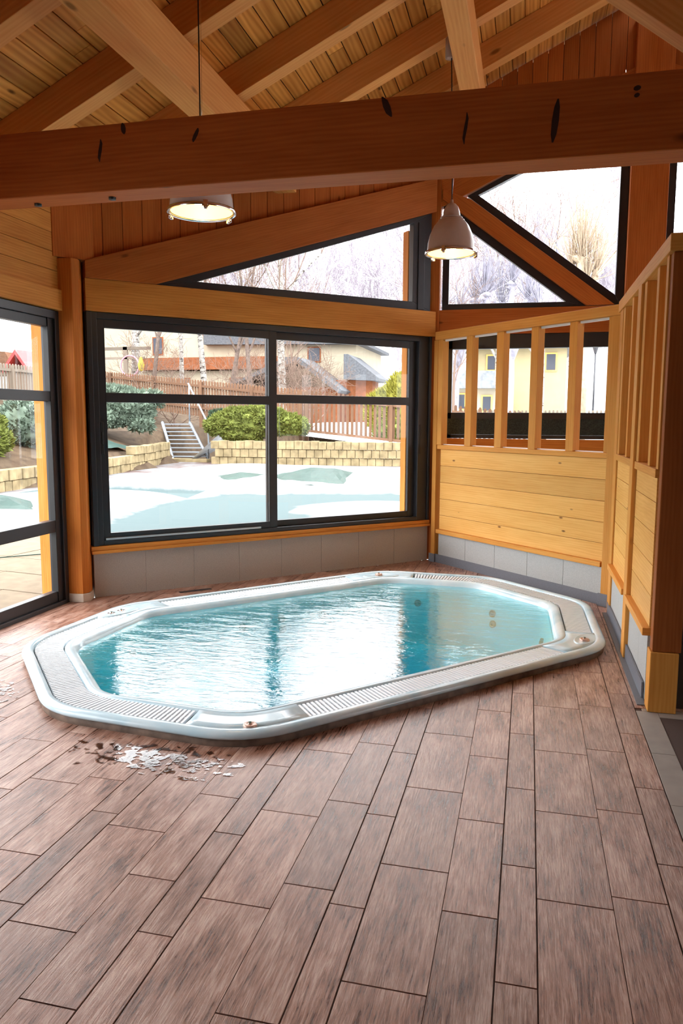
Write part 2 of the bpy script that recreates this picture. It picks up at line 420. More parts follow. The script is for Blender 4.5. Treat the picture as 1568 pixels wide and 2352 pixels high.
sL=sash(.085,1.655,.002,1.575,1.65,.055,.075)
sR=sash(1.575,3.232,.045,1.592,1.668,.085,.078)
b=MB(); b.box((.088,-.008,1.16),(.112,.004,1.42),FA); b.box((.094,-.014,1.24),(.106,-.006,1.34),FA); b.build('handle','alu2',sL,bevel=.003)
b=MB(); b.box((3.245,-.016,1.1),(3.262,-.010,1.4),FA); b.build('latch','alu2',sR,bevel=.003)
b=MB(); b.box((.10,-.018,.466),(1.48,-.004,.482),FA); b.build('track','steelstrip',w,bevel=.001)
# window_2: long triangular window
w=empty('window_2',FA@Vector((2.0,.03,2.52)),kind='structure',label='long triangular window over the wide sliding window')
g0=(s_of(-2.731),2.582); g1=(s_of(-1.155),2.602); g2=(s_of(-1.155),3.345)
o0=(s_of(-2.987)+.0,2.522); o1=(s_of(-1.0),2.522); o2=(s_of(-1.0),rk0(-1.0)-.002)
b=MB()
b.prism([o0,o1,g1,g0],0,.07,FA); b.prism([o1,o2,g2,g1],0,.07,FA); b.prism([o2,o0,g0,g2],0,.07,FA,ang=.32)
b.box((s_of(-1.115),-.01,2.53),(s_of(-1.06),0,3.36),FA)
b.build('window_frame','alu',w,bevel=.003)
b=MB(); b.prism([g0,g1,g2],.03,.036,FA); b.build('glass_pane','glass',w)
# exterior post right of A window and exterior corner post
b=MB(); b.box((3.168,.115,-.1),(3.29,.20,3.3),FA); b.build('veranda_post','orange',label='orange timber post outside the right edge of the wide window',cat='post')
b=MB(); b.box((-3.78,5.27,-.1),(-3.66,5.40,2.9)); b.build('veranda_post','orange',label='orange timber post outside the right edge of the glass door',cat='post')

# corner posts
b=MB()
def poly_post(b,pts,z0,z1,mi=0):
    t=random.random(); ou=random.uniform(0,50)
    A=[b.bm.verts.new((p[0],p[1],z0)) for p in pts]; B=[b.bm.verts.new((p[0],p[1],z1)) for p in pts]
    b._face(A[::-1],[(0,0)]*len(A),t,mi); b._face(B,[(0,0)]*len(A),t,mi); v=0
    for i in range(len(pts)):
        j=(i+1)%len(pts); d=math.dist(pts[i],pts[j])
        b._face([A[i],A[j],B[j],B[i]],[(ou+z0,v),(ou+z0,v+d),(ou+z1,v+d),(ou+z1,v)],t,mi); v+=d+.1
poly_post(b,[(-3.48,5.222),(-3.385,5.232),(-3.362,5.285),(-3.392,5.376),(-3.46,5.49),(-3.60,5.40),(-3.60,5.23)],.065,2.645)
cp=b.build('corner_post','post',label='reddish angled corner post between the glass door and the wide window',cat='post',bevel=.004)
b=MB(); poly_post(b,[(-3.49,5.21),(-3.378,5.222),(-3.350,5.285),(-3.385,5.385),(-3.47,5.46),(-3.56,5.40),(-3.56,5.21)],0,.065); b.build('plinth','plaster',cp,label='beige tiled plinth',bevel=.003)
b=MB(); poly_post(b,[(-3.49,5.17),(-3.44,5.24),(-3.30,5.41),(-3.38,5.5),(-3.56,5.4),(-3.56,5.17)],2.65,zr(-3.45)); b.build('upper_post','redwood',cp)
b=MB(); b.box((-1.03,7.80,0),(-.915,7.93,zr(-1)))
c2=b.build('corner_post','redwood',label='red-brown corner post between triangular windows, behind the bell lamp',cat='post',bevel=.003)

# D wall with sliding glass doors
def door(n,y1,y0):
    # y1 far edge, y0 near edge ; x plane -3.5
    w=empty('door_%d'%n,(-3.55,(y0+y1)/2,0),kind='structure',label='sliding glass door with dark frame and two cross rails'+(' beside the corner post' if n==1 else ''))
    b=MB(); X0,X1=-3.60,-3.495
    b.box((X0,y1-.05,0),(X1,y1,2.25)); b.box((X0,y0,0),(X1,y0+.05,2.25)); b.box((X0,y0+.05,2.19),(X1,y1-.05,2.25)); b.box((X0,y0+.05,0),(X1+.006,y1-.05,.03))
    b.build('door_frame','alu',w,bevel=.003)
    b=MB(); X0,X1=-3.575,-3.515; a,c=y0+.05,y1-.05
    b.box((X0,c-.065,.03),(X1,c,2.19)); b.box((X0,a,.03),(X1,a+.065,2.19)); a2,c2=a+.065,c-.065
    b.box((X0,a2,2.125),(X1,c2,2.19)); b.box((X0,a2,.03),(X1,c2,.11)); b.box((X0,a2,1.572),(X1+.004,c2,1.648)); b.box((X0,a2,.575),(X1+.004,c2,.667))
    b.box((X0+.02,c-.075,.03),(X1+.008,c-.066,2.19),mi=1)
    s_=b.build('sash',['alu','alu2'],w,bevel=.003)
    b=MB(); b.box((-3.548,a2-.005,.105),(-3.542,c2+.005,2.13)); b.build('glass_pane','glass',s_)
door(1,5.215,3.10); door(2,2.95,.85); 
b=MB()
for y in (2.95,.70): b.box((-3.60,y,0),(-3.47,y+.15,2.25))
b.build('wall_left_posts','orange',kind='structure')
b=MB(); b.box((-3.60,YB,0),(-3.50,.70,2.25)); b.build('wall_left_panel','darkwall',kind='structure')  # unseen stretch, closed instead of glazed to darken the room behind
b=MB(); z=2.256; j=0
while z<3.25:
    h=.155 if j==0 else .137
    d=.03 if j==0 else 0
    b.box((-3.60,YB,z),(-3.497+d,5.235,z+h-.003),grain=1); z+=h; j+=1
b.build('wall_left','orange',kind='structure',bevel=.002)
b=MB(); b.box((-3.62,YB,2.26),(-3.605,5.4,3.2)); b.build('wall_left_backing','darkwall',kind='structure')
# gap at the dropped threshold
b=MB(); b.box((-3.515,YB,-.01),(-3.49,5.21,.004)); b.build('trim_1','darkwall',kind='structure')

# E wall (gable end)
def slab(b,pts,d0,d1,ang=0,mi=0): b.prism(pts,d0,d1,FE,ang=ang,mi=mi)
def gpt(x): return 2*XR-x
b=MB()
for j in range(9): b.box((-.90,.0,.0+.14*j),(XRT,.08,.138+.14*j),FE,grain=0)
b.build('wall_end_lower','orange',kind='structure',bevel=.002)
b=MB(); b.box((-.915,-.03,2.295),(.83,.08,2.54),FE); 
b.build('lintel_beam','redwood',label='red-brown beam between the small triangular window and the window row behind the partition',cat='beam',bevel=.003)
b=MB(); b.box((1.18,-.03,2.295),(XRT,.08,2.54),FE); b.build('lintel_beam','redwood',label='red-brown beam hidden behind the tall partition end',cat='beam',bevel=.003)
# end window row
w=empty('window_3',(0,7.88,1.27),kind='structure',label='dark framed window row seen through the slats of the partition')
b=MB(); X=[-.80,-.777+.0,.035,.10,.76,.84]
b.box((-.82,0,2.155),(.84,.07,2.292),FE); b.box((-.82,0,1.262),(.84,.07,1.30),FE); b.box((-.82,0,1.385),(.84,.07,1.522),FE)
b.box((-.82,0,1.26),(-.777,.07,2.29),FE); b.box((.03,0,1.26),(.095,.07,2.29),FE); b.box((.74,0,1.26),(.84,.07,2.29),FE)
b.build('window_frame','alu',w,bevel=.003)
b=MB(); b.box((-.777,.03,1.522),(.03,.036,2.155),FE); b.box((.095,.03,1.522),(.74,.036,2.155),FE); b.build('glass_pane','glass',w)
M['darkgreen']=plain('dark_green_granules',(.018,.026,.022),rough=.8,noisy=.7,nscale=90,bump=.4)
b=MB(); b.box((-.82,-.012,1.30),(.84,-.002,1.46),FE); b.build('sill_panel','darkgreen',w)
w=empty('window_4',(3,7.88,1.27),kind='structure')
b=MB(); b.box((1.18,0,1.262),(5.4,.07,1.52),FE); b.box((1.18,0,2.155),(5.4,.07,2.292),FE)
for xx in (1.18,2.2,3.2,4.3,5.3): b.box((xx,0,1.52),(xx+.1,.07,2.155),FE)
b.build('window_frame','alu',w); b=MB(); b.box((1.2,.03,1.522),(5.3,.036,2.155),FE); b.build('glass_pane','glass',w)
b=MB(); b.box((.80,-.03,0),(.86,.08,2.29),FE); b.box((1.15,-.03,0),(1.21,.08,2.29),FE); b.box((.86,.02,0),(1.15,.08,2.29),FE); b.build('wall_end_pier','redwood',kind='structure')
# gable geometry
SL=-.757
def up_(x): return 3.635+SL*(x+.56)           # glass diagonal of big window
def lo_(x): return 3.27+SL*(x+.593)           # glass diagonal of small triangle
def rkg(x): return 3.635+.45*(x+.56)          # glass top of big window
fr=.085
for mirror in (False,True):
    mx=(lambda P:[(gpt(a),c) for a,c in P]) if mirror else (lambda P:P)
    # big window
    w=empty('window_%d'%(7 if mirror else 5),(gpt(.1) if mirror else .1,7.88,2.6),kind='structure',label=('gable window right of the central post' if mirror else 'large gable window with pointed left corner, right of the diagonal brace'))
    G=[(-.56,3.635),(.755,rkg(.755)),(.755,up_(.755))]
    apx=-.56-.075
    O=[(apx-.03,rkg(apx)+.03),(.832,rkg(.832)+fr),(.832,up_(.832)-.10)]
    b=MB(); 
    for q in range(3): slab(b,mx([O[q],O[(q+1)%3],G[(q+1)%3],G[q]]),0,.07)
    b.build('window_frame','alu',w,bevel=.002)
    b=MB(); slab(b,mx(G),.03,.036); b.build('glass_pane','glass',w)
    # triangle
    w=empty('window_%d'%(8 if mirror else 6),(gpt(-.4) if mirror else -.4,7.88,2.54),kind='structure',label='small triangular gable window under the diagonal brace'+(' at the right' if mirror else ' behind the bell lamp'))
    xr=(2.59-3.27)/SL-.593
    G=[(-.828,2.60),(xr,2.59),(-.828,lo_(-.828))]
    x2=(2.542-3.27-.095)/SL-.593
    O=[(-.893,2.542),(x2,2.542),(-.893,lo_(-.893)+.095)]
    b=MB()
    for q in range(3): slab(b,mx([O[q],O[(q+1)%3],G[(q+1)%3],G[q]]),0,.07)
    b.build('window_frame','alu',w,bevel=.002)
    b=MB(); slab(b,mx(G),.03,.036); b.build('glass_pane','glass',w)
    # brace
    lo2=lambda x: lo_(x)+.098
    hi2=lambda x: up_(x)-.098
    xs,xe=-.90,.66
    P=[(xs,lo2(xs)),(x2+.0,2.545),((2.545-3.635+.098)/SL-.56,2.545),(-.62,hi2(-.62)),(xs,3.70)]
    b=MB(); slab(b,mx(P),-.05,.08,ang=(-1 if not mirror else 1)*math.atan(.757))
    b.build('diagonal_brace','redwood',label=('red-brown diagonal brace between the two gable windows' if not mirror else 'diagonal brace right of the central gable post'),cat='brace',bevel=.003)
    # rake
    b=MB(); P=[(-.92,rkg(-.92)+.06),(-.66,rkg(-.66)+.055),(.838,rkg(.838)+.084),(.838,rkg(.838)+.40),(-.92,rkg(-.92)+.40)]
    slab(b,mx(P),-.03,.08,ang=(1 if not mirror else -1)*math.atan(.45))
    b.build('rake_beam','redwood',label=('red-brown sloping beam over the pointed gable window' if not mirror else 'sloping beam at the right of the central gable post'),cat='beam',bevel=.003)
b=MB(); b.box((.834,-.10,2.30),(1.166,.10,zr(1)-.02),FE,grain=2)
b.build('king_post','redwood',label='wide red-brown central gable post above the partition',cat='post',bevel=.004)
b=MB(); xx=-.92
while xx<XRT-.01:
    x1=min(xx+.14,XRT)
    if xx<.832 or x1>1.168:
        f=lambda q: (rkg(q) if q<XR else rkg(2*XR-q))+.38
        lo=min(max(2.3,f(xx)),9) if -.92<=xx<2.9 else 2.54
        lo2_=min(max(2.3,f(x1)),9) if -.92<=xx<2.9 else 2.54
        top=lambda q: zd(q)-.005
        if top(xx)>lo: b.prism([(xx+.002,lo),(x1-.002,lo2_),(x1-.002,top(x1)),(xx+.002,top(xx))],.02,.05,FE,ang=math.pi/2)
    xx=x1
b.build('wall_end_gable','redwood',kind='structure',bevel=.002)
b=MB(); b.prism([(-.92,4.0),(.9,4.75),(1.1,4.75),(2.9,4.0),(2.9,2.6),(5.45,2.6),(5.45,zd(5.45)-.02),(1,zd(1)-.02),(-.92,zd(-.92)-.02)],.055,.09,FE); b.build('wall_end_backing','darkwall',kind='structure')
# right and back walls (out of view, carry glazing and boards)
b=MB(); b.box((XRT,YB,0),(XRT+.1,YE,1.1)); b.box((XRT,YB,1.1),(XRT+.1,2.0,2.3)); b.box((XRT,YB,2.3),(XRT+.1,YE,3.3))
for y in (2,5,7.7): b.box((XRT,y,1.1),(XRT+.1,y+.15,2.3))
b.build('wall_right','redwood',kind='structure')
b=MB(); b.box((XRT+.04,YB,1.1),(XRT+.046,YE,2.3)); b.build('window_9','glass',kind='structure')
b=MB(); b.prism([(XL-.1,0),(XRT+.1,0),(XRT+.1,zd(XRT+.1)),(1,zd(1)),(XL-.1,zd(XL-.1))],YB-.1,YB); b.build('wall_back','darkwall',kind='structure')

# ------------------------------------------------------------------ ceiling boards, rafters, purlins
def slopeF(sign,y=0):
    c,s_=math.cos(AL),math.sin(AL)
    ox,oz=(XR,zr(XR))
    if sign<0: return Matrix(((c,0,-s_,ox),(0,1,0,y),(s_,0,c,oz),(0,0,0,1)))       # local +x climbs towards ridge
    return Matrix(((-c,0,s_,ox),(0,-1,0,y),(s_,0,c,oz),(0,0,0,1)))
hh=.225*math.cos(AL)
b=MB()
for sg in (-1,1):
    F=slopeF(sg); s=0
    while s<5.6:
        # boards laid along the ridge, in two lengths
        br=[-4.2,random.uniform(-1,1.5),random.uniform(3.2,6.8),8.35]
        for y0,y1 in zip(br,br[1:]):
            ya,yb=(y0,y1) if sg<0 else (-y1,-y0)
            b.box((-s-.127,ya+.001,hh),(-s-.003,yb-.001,hh+.02),F,grain=1)
        s+=.13
b.build('ceiling','ceil',kind='structure',bevel=.003)
b=MB()
for sg in (-1,1): b.box((-5.6,-4.2 if sg<0 else -8.35,hh+.024),(0.02,8.35 if sg<0 else 4.2,hh+.10),slopeF(sg))
b.build('ceiling_roof_deck','darkwall',kind='structure')
rl=['second rafter from the gable end','third rafter from the gable end','fourth rafter from the gable end, behind the small purlin','fifth rafter','x']
ry=[(7.08,'rafter nearest the gable end wall, pale underside rising to the top right'),(6.235,'rafter meeting the short purlin just left of the cable box'),(5.36,'rafter rising right from behind the long purlin at upper centre'),(4.505,'rafter crossing above the long purlin at upper left'),(3.64,'rafter in the top left corner of the view')]
for y in (2.78,1.92,1.05,.2,-.66,-1.5,-2.4,-3.3): ry.append((y,None))
for yy,lab in ry:
    F=slopeF(-1,yy)
    xs=XL-.3 if yy<5.2 else (yy-8.77+.12)
    s0=(xs-XR)/math.cos(AL)
    b=MB(); b.box((s0,-.065,.0),(-.02,.065,hh-.002),F,grain=0)
    b.build('rafter','beam',label=lab or 'rafter of the roof slope behind the viewer',cat='rafter',group='rafters of the left roof slope' ,bevel=.003)
    F=slopeF(1,yy); s1=(XR-XRT-.2)/math.cos(AL)
    b=MB(); b.box((s1,-.065,.0),(-.02,.065,hh-.002),F,grain=0)
    b.build('rafter','beam',label='rafter of the right roof slope outside the view',cat='rafter',group='rafters of the right roof slope',bevel=.003)
b=MB(); yk=6.60
b.box((-2.225,YB,3.405),(-2.035,yk,3.668)); b.build('purlin','beam',label='long pale purlin running from the top left to the window wall',cat='beam',bevel=.004)
b=MB(); b.box((-.64,4.06,4.10),(-.475,7.82,zr(-.64)-.003)); b.build('purlin','beam',label='short pale purlin at the top centre beside the cable box',cat='beam',bevel=.004)
b=MB(); b.box((3.2,YB,3.9),(3.38,7.8,zr(3.38)-.003)); b.build('purlin','beam',label='purlin under the right roof slope outside the view',cat='beam',bevel=.004)
b=MB(); b.box((.94,YB,zr(1)-.02),(1.06,7.8,zr(1)+.16)); b.build('ridge_beam','beam',label='ridge beam above the view',cat='beam',bevel=.004)
# tie beam
b=MB(); b.box((XL-.05,3.82,2.655),(XRT,4.02,2.995),grain=0)
b.build('tie_beam','tie',label='massive red-brown tie beam crossing the whole room above the hot tub',cat='beam',bevel=.006)
M['crack']=plain('dark_timber_split',(.03,.008,.004),rough=.9)
tb_=bpy.data.objects['tie_beam']
for (cx_,cz_,hw,hh_,tl_) in ((-2.27,2.865,.010,.060,.10),(-2.13,2.965,.014,.030,-.3),(.07,2.82,.016,.10,.12),(-.34,2.82,.008,.075,.12),(-.72,2.95,.018,.05,-.5),(.42,2.93,.016,.012,0),(.42,2.90,.012,.010,0),(-1.72,2.9,.012,.035,.3)):
    b=MB(); P=[]
    for q_ in range(10):
        a_=q_/10*2*math.pi; x_=math.cos(a_)*hw*(1 if abs(math.cos(a_))>.5 else .7); z_=math.sin(a_)*hh_; P.append((cx_+x_+z_*tl_+.004*math.sin(z_*60),cz_+z_))
    b.prism(P,3.8192,3.822); b.build('split','crack',tb_,label='dark split in the timber')
# strut at the right of the truss
b=MB()
def strut(b,p0,p1,w,y0,y1):
    d=Vector((p1[0]-p0[0],p1[1]-p0[1])).normalized(); n=Vector((-d.y,d.x))*w/2
    b.prism([(p0[0]+n.x,p0[1]+n.y),(p0[0]-n.x,p0[1]-n.y),(p1[0]-n.x,p1[1]-n.y),(p1[0]+n.x,p1[1]+n.y)],y0,y1,ang=math.atan2(d.y,d.x))
strut(b,(-.35,3.96),(.93,2.99),.15,3.86,3.98)
b.build('truss_strut','beam',label='pale sloping strut in the top right corner of the view',cat='brace',bevel=.003)
b=MB(); b.box((-.64,3.86,3.9),(-.40,3.98,zr(-.64)-.01)); b.build('truss_block','beam',label='timber block carrying the short purlin above the tie beam',cat='beam')

# ------------------------------------------------------------------ partitions
def partition_B():
    P=empty('partition_wall',FB@Vector((1.1,.03,0)),'honey pine partition with five tall slat openings over horizontal boards, right of the hot tub','partition')
    b=MB(); 
    for j in range(5):
        s0=.06+.415*j; b.box((s0+.0015,-.004,0),(s0+.4135,.09,.318),FB)
    b.build('tile_base','tile2',P,bevel=.001)
    b=MB(); b.box((.0,-.012,0),(2.10,-.003,.085),FB); b.build('baseboard','skirt',P)
    b=MB()
    for j,(z0,z1) in enumerate(zip([.345,.490,.656,.822,.990],[.490,.656,.822,.990,1.155])): b.box((.065,0,z0+.0015),(2.125,.05,z1-.0015),FB)
    b.build('board_panel','pine',P,bevel=.0015)
    b=MB(); b.box((.05,-.035,.305),(2.12,.05,.345),FB); b.build('sill_board','pine_frame',P,bevel=.003)
    b=MB(); b.box((.03,-.02,1.156),(2.125,.10,1.198),FB); b.build('ledge','pine_frame',P,bevel=.003)
    b=MB(); b.box((-.02,-.03,2.232),(2.23,.11,2.312),FB); b.build('top_rail','pine_frame',P,bevel=.003)
    for s0,s1 in ((.015,.085),(.438,.525),(.853,.94),(1.278,1.36),(1.70,1.78),(2.085,2.13)):
        b=MB(); b.box((s0,-.015,1.199),(s1,.06,2.231),FB); b.build('slat','pine_frame',P,bevel=.002)
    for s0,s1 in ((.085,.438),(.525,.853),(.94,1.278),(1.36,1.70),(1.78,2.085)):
        b=MB(); b.box((s0+.002,.012,2.214),(s1-.002,.03,2.231),FB); b.box((s0+.002,.012,1.2),(s1-.002,.03,1.207),FB); b.build('glare_strip','white',P,label='thin white strip standing in for glare at the opening edge')  # lit rail underside and glass-edge glare put in as white strips
    b=MB(); b.box((-.045,-.02,.0),(.015,.08,2.231),FB); b.build('end_post','pine_frame',P,bevel=.003)
    b=MB(); b.box((-.06,-.032,0),(.03,-.021,.085),FB); b.build('post_foot','skirt',P)
    b=MB(); b.box((2.131,-.03,.0),(2.215,.08,2.231),FB); b.build('corner_post','pine_frame',P,bevel=.003)
    b=MB(); b.box((2.115,-.045,0),(2.225,-.031,.10),FB); b.build('post_foot','skirt',P,bevel=.002)
partition_B()
def partition_C():
    P=empty('partition_wall',FC@Vector((1.0,.05,0)),'pine partition with four slat openings running towards the viewer at the right edge','partition')
    yC=lambda y:5.95-y
    b=MB()
    for y1,y0 in ((5.80,5.35),(5.348,4.90),(4.80,4.37),(4.368,4.08)): b.box((yC(y1),.0,0),(yC(y0),.09,.36),FC)
    b.build('tile_base','tile2',P)
    b=MB(); b.box((yC(5.93),-.014,0),(yC(4.10),-.004,.09),FC); b.box((yC(5.93),-.045,-.001),(yC(4.0),-.003,.006),FC); b.build('baseboard','skirt',P)
    b=MB()
    for (y1,y0) in ((5.80,4.93),(4.79,4.05)):
        for z0,z1 in zip([.40,.56,.72,.88,1.04],[.56,.72,.88,1.04,1.165]): b.box((yC(y1),0,z0+.0015),(yC(y0),.05,z1-.0015),FC)
    b.build('board_panel','pine',P,bevel=.0015)
    for (y1,y0) in ((5.83,4.96),(4.80,4.03)):
        b=MB(); b.box((yC(y1),-.035,.36),(yC(y0),.05,.40),FC); b.build('sill_board','pine_frame',P,bevel=.003)
        b=MB(); b.box((yC(y1),-.015,1.166),(yC(y0),.11,1.21),FC); b.build('ledge','pine_frame',P,bevel=.003)
    b=MB(); b.box((yC(6.04),-.02,2.235),(yC(3.91),.12,2.315),FC); b.build('top_rail','pine_frame',P,bevel=.003)
    for y1,y0 in ((5.80,5.70),(5.33,5.27),(4.79,4.70),(4.34,4.27),(4.06,4.00)):
        b=MB(); b.box((yC(y1),-.008,1.211),(yC(y0),.11,2.234),FC); b.build('slat','pine_frame',P,bevel=.002)
    b=MB(); b.box((yC(5.97),-.012,.0),(yC(5.805),.09,2.234),FC); b.build('corner_post','pine_frame',P,bevel=.003)
    b=MB(); b.box((yC(4.93),-.025,.0),(yC(4.80),.10,2.234),FC); b.build('middle_post','pine_frame',P,bevel=.003)
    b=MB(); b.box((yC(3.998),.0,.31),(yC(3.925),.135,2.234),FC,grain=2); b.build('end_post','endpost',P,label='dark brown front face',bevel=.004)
    b=MB(); b.box((yC(4.02),-.008,.0),(yC(3.915),.125,.308),FC,grain=2); b.build('post_foot','pine_frame',P,bevel=.004)
partition_C()
# wall turning right from the end post, and the sunken footbath in front of it
b=MB(); b.box((.745,4.0,.0),(XRT,4.08,.55)); b.build('wall_recess_tiles','darkwall',kind='structure')
b=MB()
for j in range(12): b.box((.765,4.0,.55+.14*j),(XRT,4.06,.55+.14*j+.137),grain=0)
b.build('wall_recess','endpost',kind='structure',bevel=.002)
b=MB(); 
y=3.93
for y1,y0 in ((3.925,3.42),(3.418,2.95),(2.948,2.48),(2.478,2.0),(1.998,1.4),(1.398,.6),(.598,-.2)): b.box((.570,y0,-.16),(.672,y1,-.001))
b.box((.672,3.86,-.16),(2.2,3.998,-.001)); b.box((.60,3.927,-.16),(.76,4.0,-.001))
b.build('trim_2','strip',kind='structure',label='pale stone edging strip around the sunken footbath',bevel=.002)
b=MB(); b.box((.672,-1,-.18),(2.2,3.86,-.16)); b.box((2.2,-1,-.18),(2.25,3.998,0)); b.box((.586,-1.05,-.18),(2.25,-1,0)); b.box((2.25,-4,-.03),(XRT,4.0,-.003)); b.box((.586,-4,-.03),(2.25,-1.05,-.003)); b.build('floor_footbath','darkwall',kind='structure')
b=MB(); b.box((-.85,7.775,0),(-.62,7.83,.03)) 

# ------------------------------------------------------------------ hot tub
M['acrylic']=None
def acrylic():
    m,nt,b=newmat('pale_blue_marbled_acrylic'); N=nt.nodes; L=nt.links
    tc=N.new('ShaderNodeTexCoord'); n=N.new('ShaderNodeTexNoise'); n.inputs['Scale'].default_value=2.2; n.inputs['Detail'].default_value=6; n.inputs['Distortion'].default_value=1.8
    L.new(tc.outputs['Object'],n.inputs['Vector']); r=N.new('ShaderNodeValToRGB'); L.new(n.outputs[0],r.inputs[0])
    r.color_ramp.elements[0].position=.3; r.color_ramp.elements[0].color=(.45,.66,.76,1); r.color_ramp.elements[1].position=.7; r.color_ramp.elements[1].color=(.74,.85,.90,1)
    L.new(r.outputs[0],b.inputs['Base Color']); b.inputs['Roughness'].default_value=.16
    return m
M['acrylic']=acrylic()
M['chan']=plain('dark_channel',(.10,.13,.14),rough=.4)
M['basin']=plain('basin_shell',(.74,.93,.95),rough=.3,noisy=.04,nscale=2)
M['tubskirt']=plain('grimy_tub_base',(.17,.115,.085),rough=.6,noisy=.45,nscale=14)
M['grate']=plain('white_grate_plastic',(.80,.83,.86),rough=.35)
M['button']=plain('pinkish_metal_button',(.62,.42,.34),rough=.3,metal=.4,noisy=.2,nscale=60)
M['chrome']=plain('chrome',(.7,.7,.72),rough=.15,metal=1)
M['jet']=plain('grey_jet',(.16,.21,.17),rough=.9,spec=.1)
TUB=empty('hot_tub',st2xy(2.6,4.3,0),'large octagonal built-in hot tub with pale blue rim and white overflow grates','hot tub')
def loft(prof,close=True,smooth=True,b=None,mi=0):
    b=b or MB(); rings=[]
    for o,z in prof:
        rings.append([b.bm.verts.new(st2xy(*ringpt(o,u),z)) for u in US])
    n=len(US)
    for A,B in zip(rings,rings[1:]):
        for i in range(n):
            j=(i+1)%n; b._face([A[i],A[j],B[j],B[i]],[(0,0)]*4,.5,mi,smooth)
    return b,rings
b,_=loft([(.012,-.02),(.008,.0),(.006,.018),(.012,.037)]); b.build('base_band','tubskirt',TUB)
b,_=loft([(.014,.034),(.002,.036),(-.003,.046),(.004,.059),(.02,.068),(.04,.070),(.055,.067),(.062,.058),(.064,.030),(.064,.029),(.235,.029),(.236,.029),(.237,.052),(.243,.060),(.262,.061),(.285,.055),(.305,.035),(.318,.0)])
rim=b.build('rim','acrylic',TUB)
b,_=loft([(.066,.033),(.066,.0335),(.234,.0335),(.234,.033)]); b.build('overflow_channel','chan',TUB,label='dark overflow channel under the grates')
b,rg=loft([(.318,.0),(.335,-.06),(.37,-.22),(.42,-.36),(.47,-.40),(.74,-.42),(.80,-.45),(.87,-.62),(.93,-.78),(1.02,-.82)]); b._face(rg[-1],[(0,0)]*len(US),.5,0); b.build('basin','basin',TUB)
def seglen(u0,u1,o=.15):
    n=60; L=0; p=ringpt(o,u0%16)
    for i in range(1,n+1):
        q=ringpt(o,(u0+(u1-u0)*i/n)%16); L+=(q-p).length; p=q
    return L
def eu(e,fr): return 2*e+fr
segs=[('long front',eu(0,.06),eu(0,.95)),('right end',eu(1,.10),eu(3,.86)),('long back',eu(4,.10),eu(4,.95)),('left end',eu(5,.08),eu(7,.88))]
for nm,u0,u1 in segs:
    b=MB(); steps=400; us=[u0]; acc=0; pitch=.0235; p=ringpt(.15,u0)
    for i in range(1,steps*2+1):
        u=u0+(u1-u0)*i/(steps*2); q=ringpt(.15,u%16); acc+=(q-p).length; p=q
        if acc>=pitch: us.append(u); acc=0
    for u in us:
        A=ringpt(.070,u%16); B=ringpt(.229,u%16); d=(B-A).normalized(); n=Vector((-d.y,d.x))*.0062
        q=[A-n,B-n,B+n,A+n]
        lo=[b.bm.verts.new(st2xy(*v,.045)) for v in q]; hi=[b.bm.verts.new(st2xy(*(v.lerp((A+B)/2+(n if i>1 else -n)*1.0,.02)),.058)) for i,v in enumerate(q)]
        b._face(hi,[(0,0)]*4,.5)
        for i in range(4): b._face([lo[i],lo[(i+1)%4],hi[(i+1)%4],hi[i]],[(0,0)]*4,.5)
    for o in (.10,.15,.20):
        pr=None
        for i in range(0,len(us)-1):
            a=ringpt(o,us[i]%16); c=ringpt(o,us[i+1]%16); d=(c-a)
            if d.length<1e-5: continue
            n=Vector((-d.y,d.x)).normalized()*.004
            vs=[b.bm.verts.new(st2xy(*v,.044)) for v in (a-n,c-n,c+n,a+n)]; b._face(vs,[(0,0)]*4,.5)
            vs2=[b.bm.verts.new(st2xy(*v,.0515)) for v in (a-n,c-n,c+n,a+n)]; b._face(vs2,[(0,0)]*4,.5)
    b.build('overflow_grate','grate',TUB,label='white slatted grate along the %s of the rim'%nm,recalc=True)
# solid corner pads between grates
pads=[(eu(7,.89),eu(8,.055)),(eu(0,.955),eu(1,.095)),(eu(3,.865),eu(4,.095)),(eu(4,.955),eu(5,.075))]
for (u0,u1) in pads:
    b=MB(); n=18; T=[];Bt=[]
    for i in range(n+1):
        u=(u0+(u1-u0)*i/n)%16; T.append([b.bm.verts.new(st2xy(*ringpt(o,u),z)) for o,z in ((.058,.030),(.058,.0645),(.13,.060),(.20,.059),(.240,.0605),(.240,.03))])
    for A,B in zip(T,T[1:]):
        for q in range(5): b._face([A[q],B[q],B[q+1],A[q+1]],[(0,0)]*4,.5,0,q in(1,2,3))
    b._face(T[0],[(0,0)]*6,.5); b._face(T[-1][::-1],[(0,0)]*6,.5)
    b.build('corner_pad','acrylic',TUB)
def button(s,t,mat,r=.032,h=.016):
    b=MB(); c=st2xy(s,t,.061); b.lathe([(0,h+.004),(r*.28,h+.004),(r*.3,h-.001),(r*.5,h-.003),(r*.62,h),(r*.92,h-.001),(r,h-.005),(r,.0)],c,32,flute=.0); o=b.build('control_button',mat,TUB)
    b=MB(); b.lathe([(r*.25,h+.006),(r*.2,h+.009),(0,h+.009)],c,20); b.build('button_centre','jet',o)
button(1.36,3.035,'button'); button(3.745,3.20,'button'); button(3.745,5.53,'button',h=.02)
button(1.345,5.385,'chrome',r=.03,h=.006); button(1.425,5.425,'chrome',r=.03,h=.006)
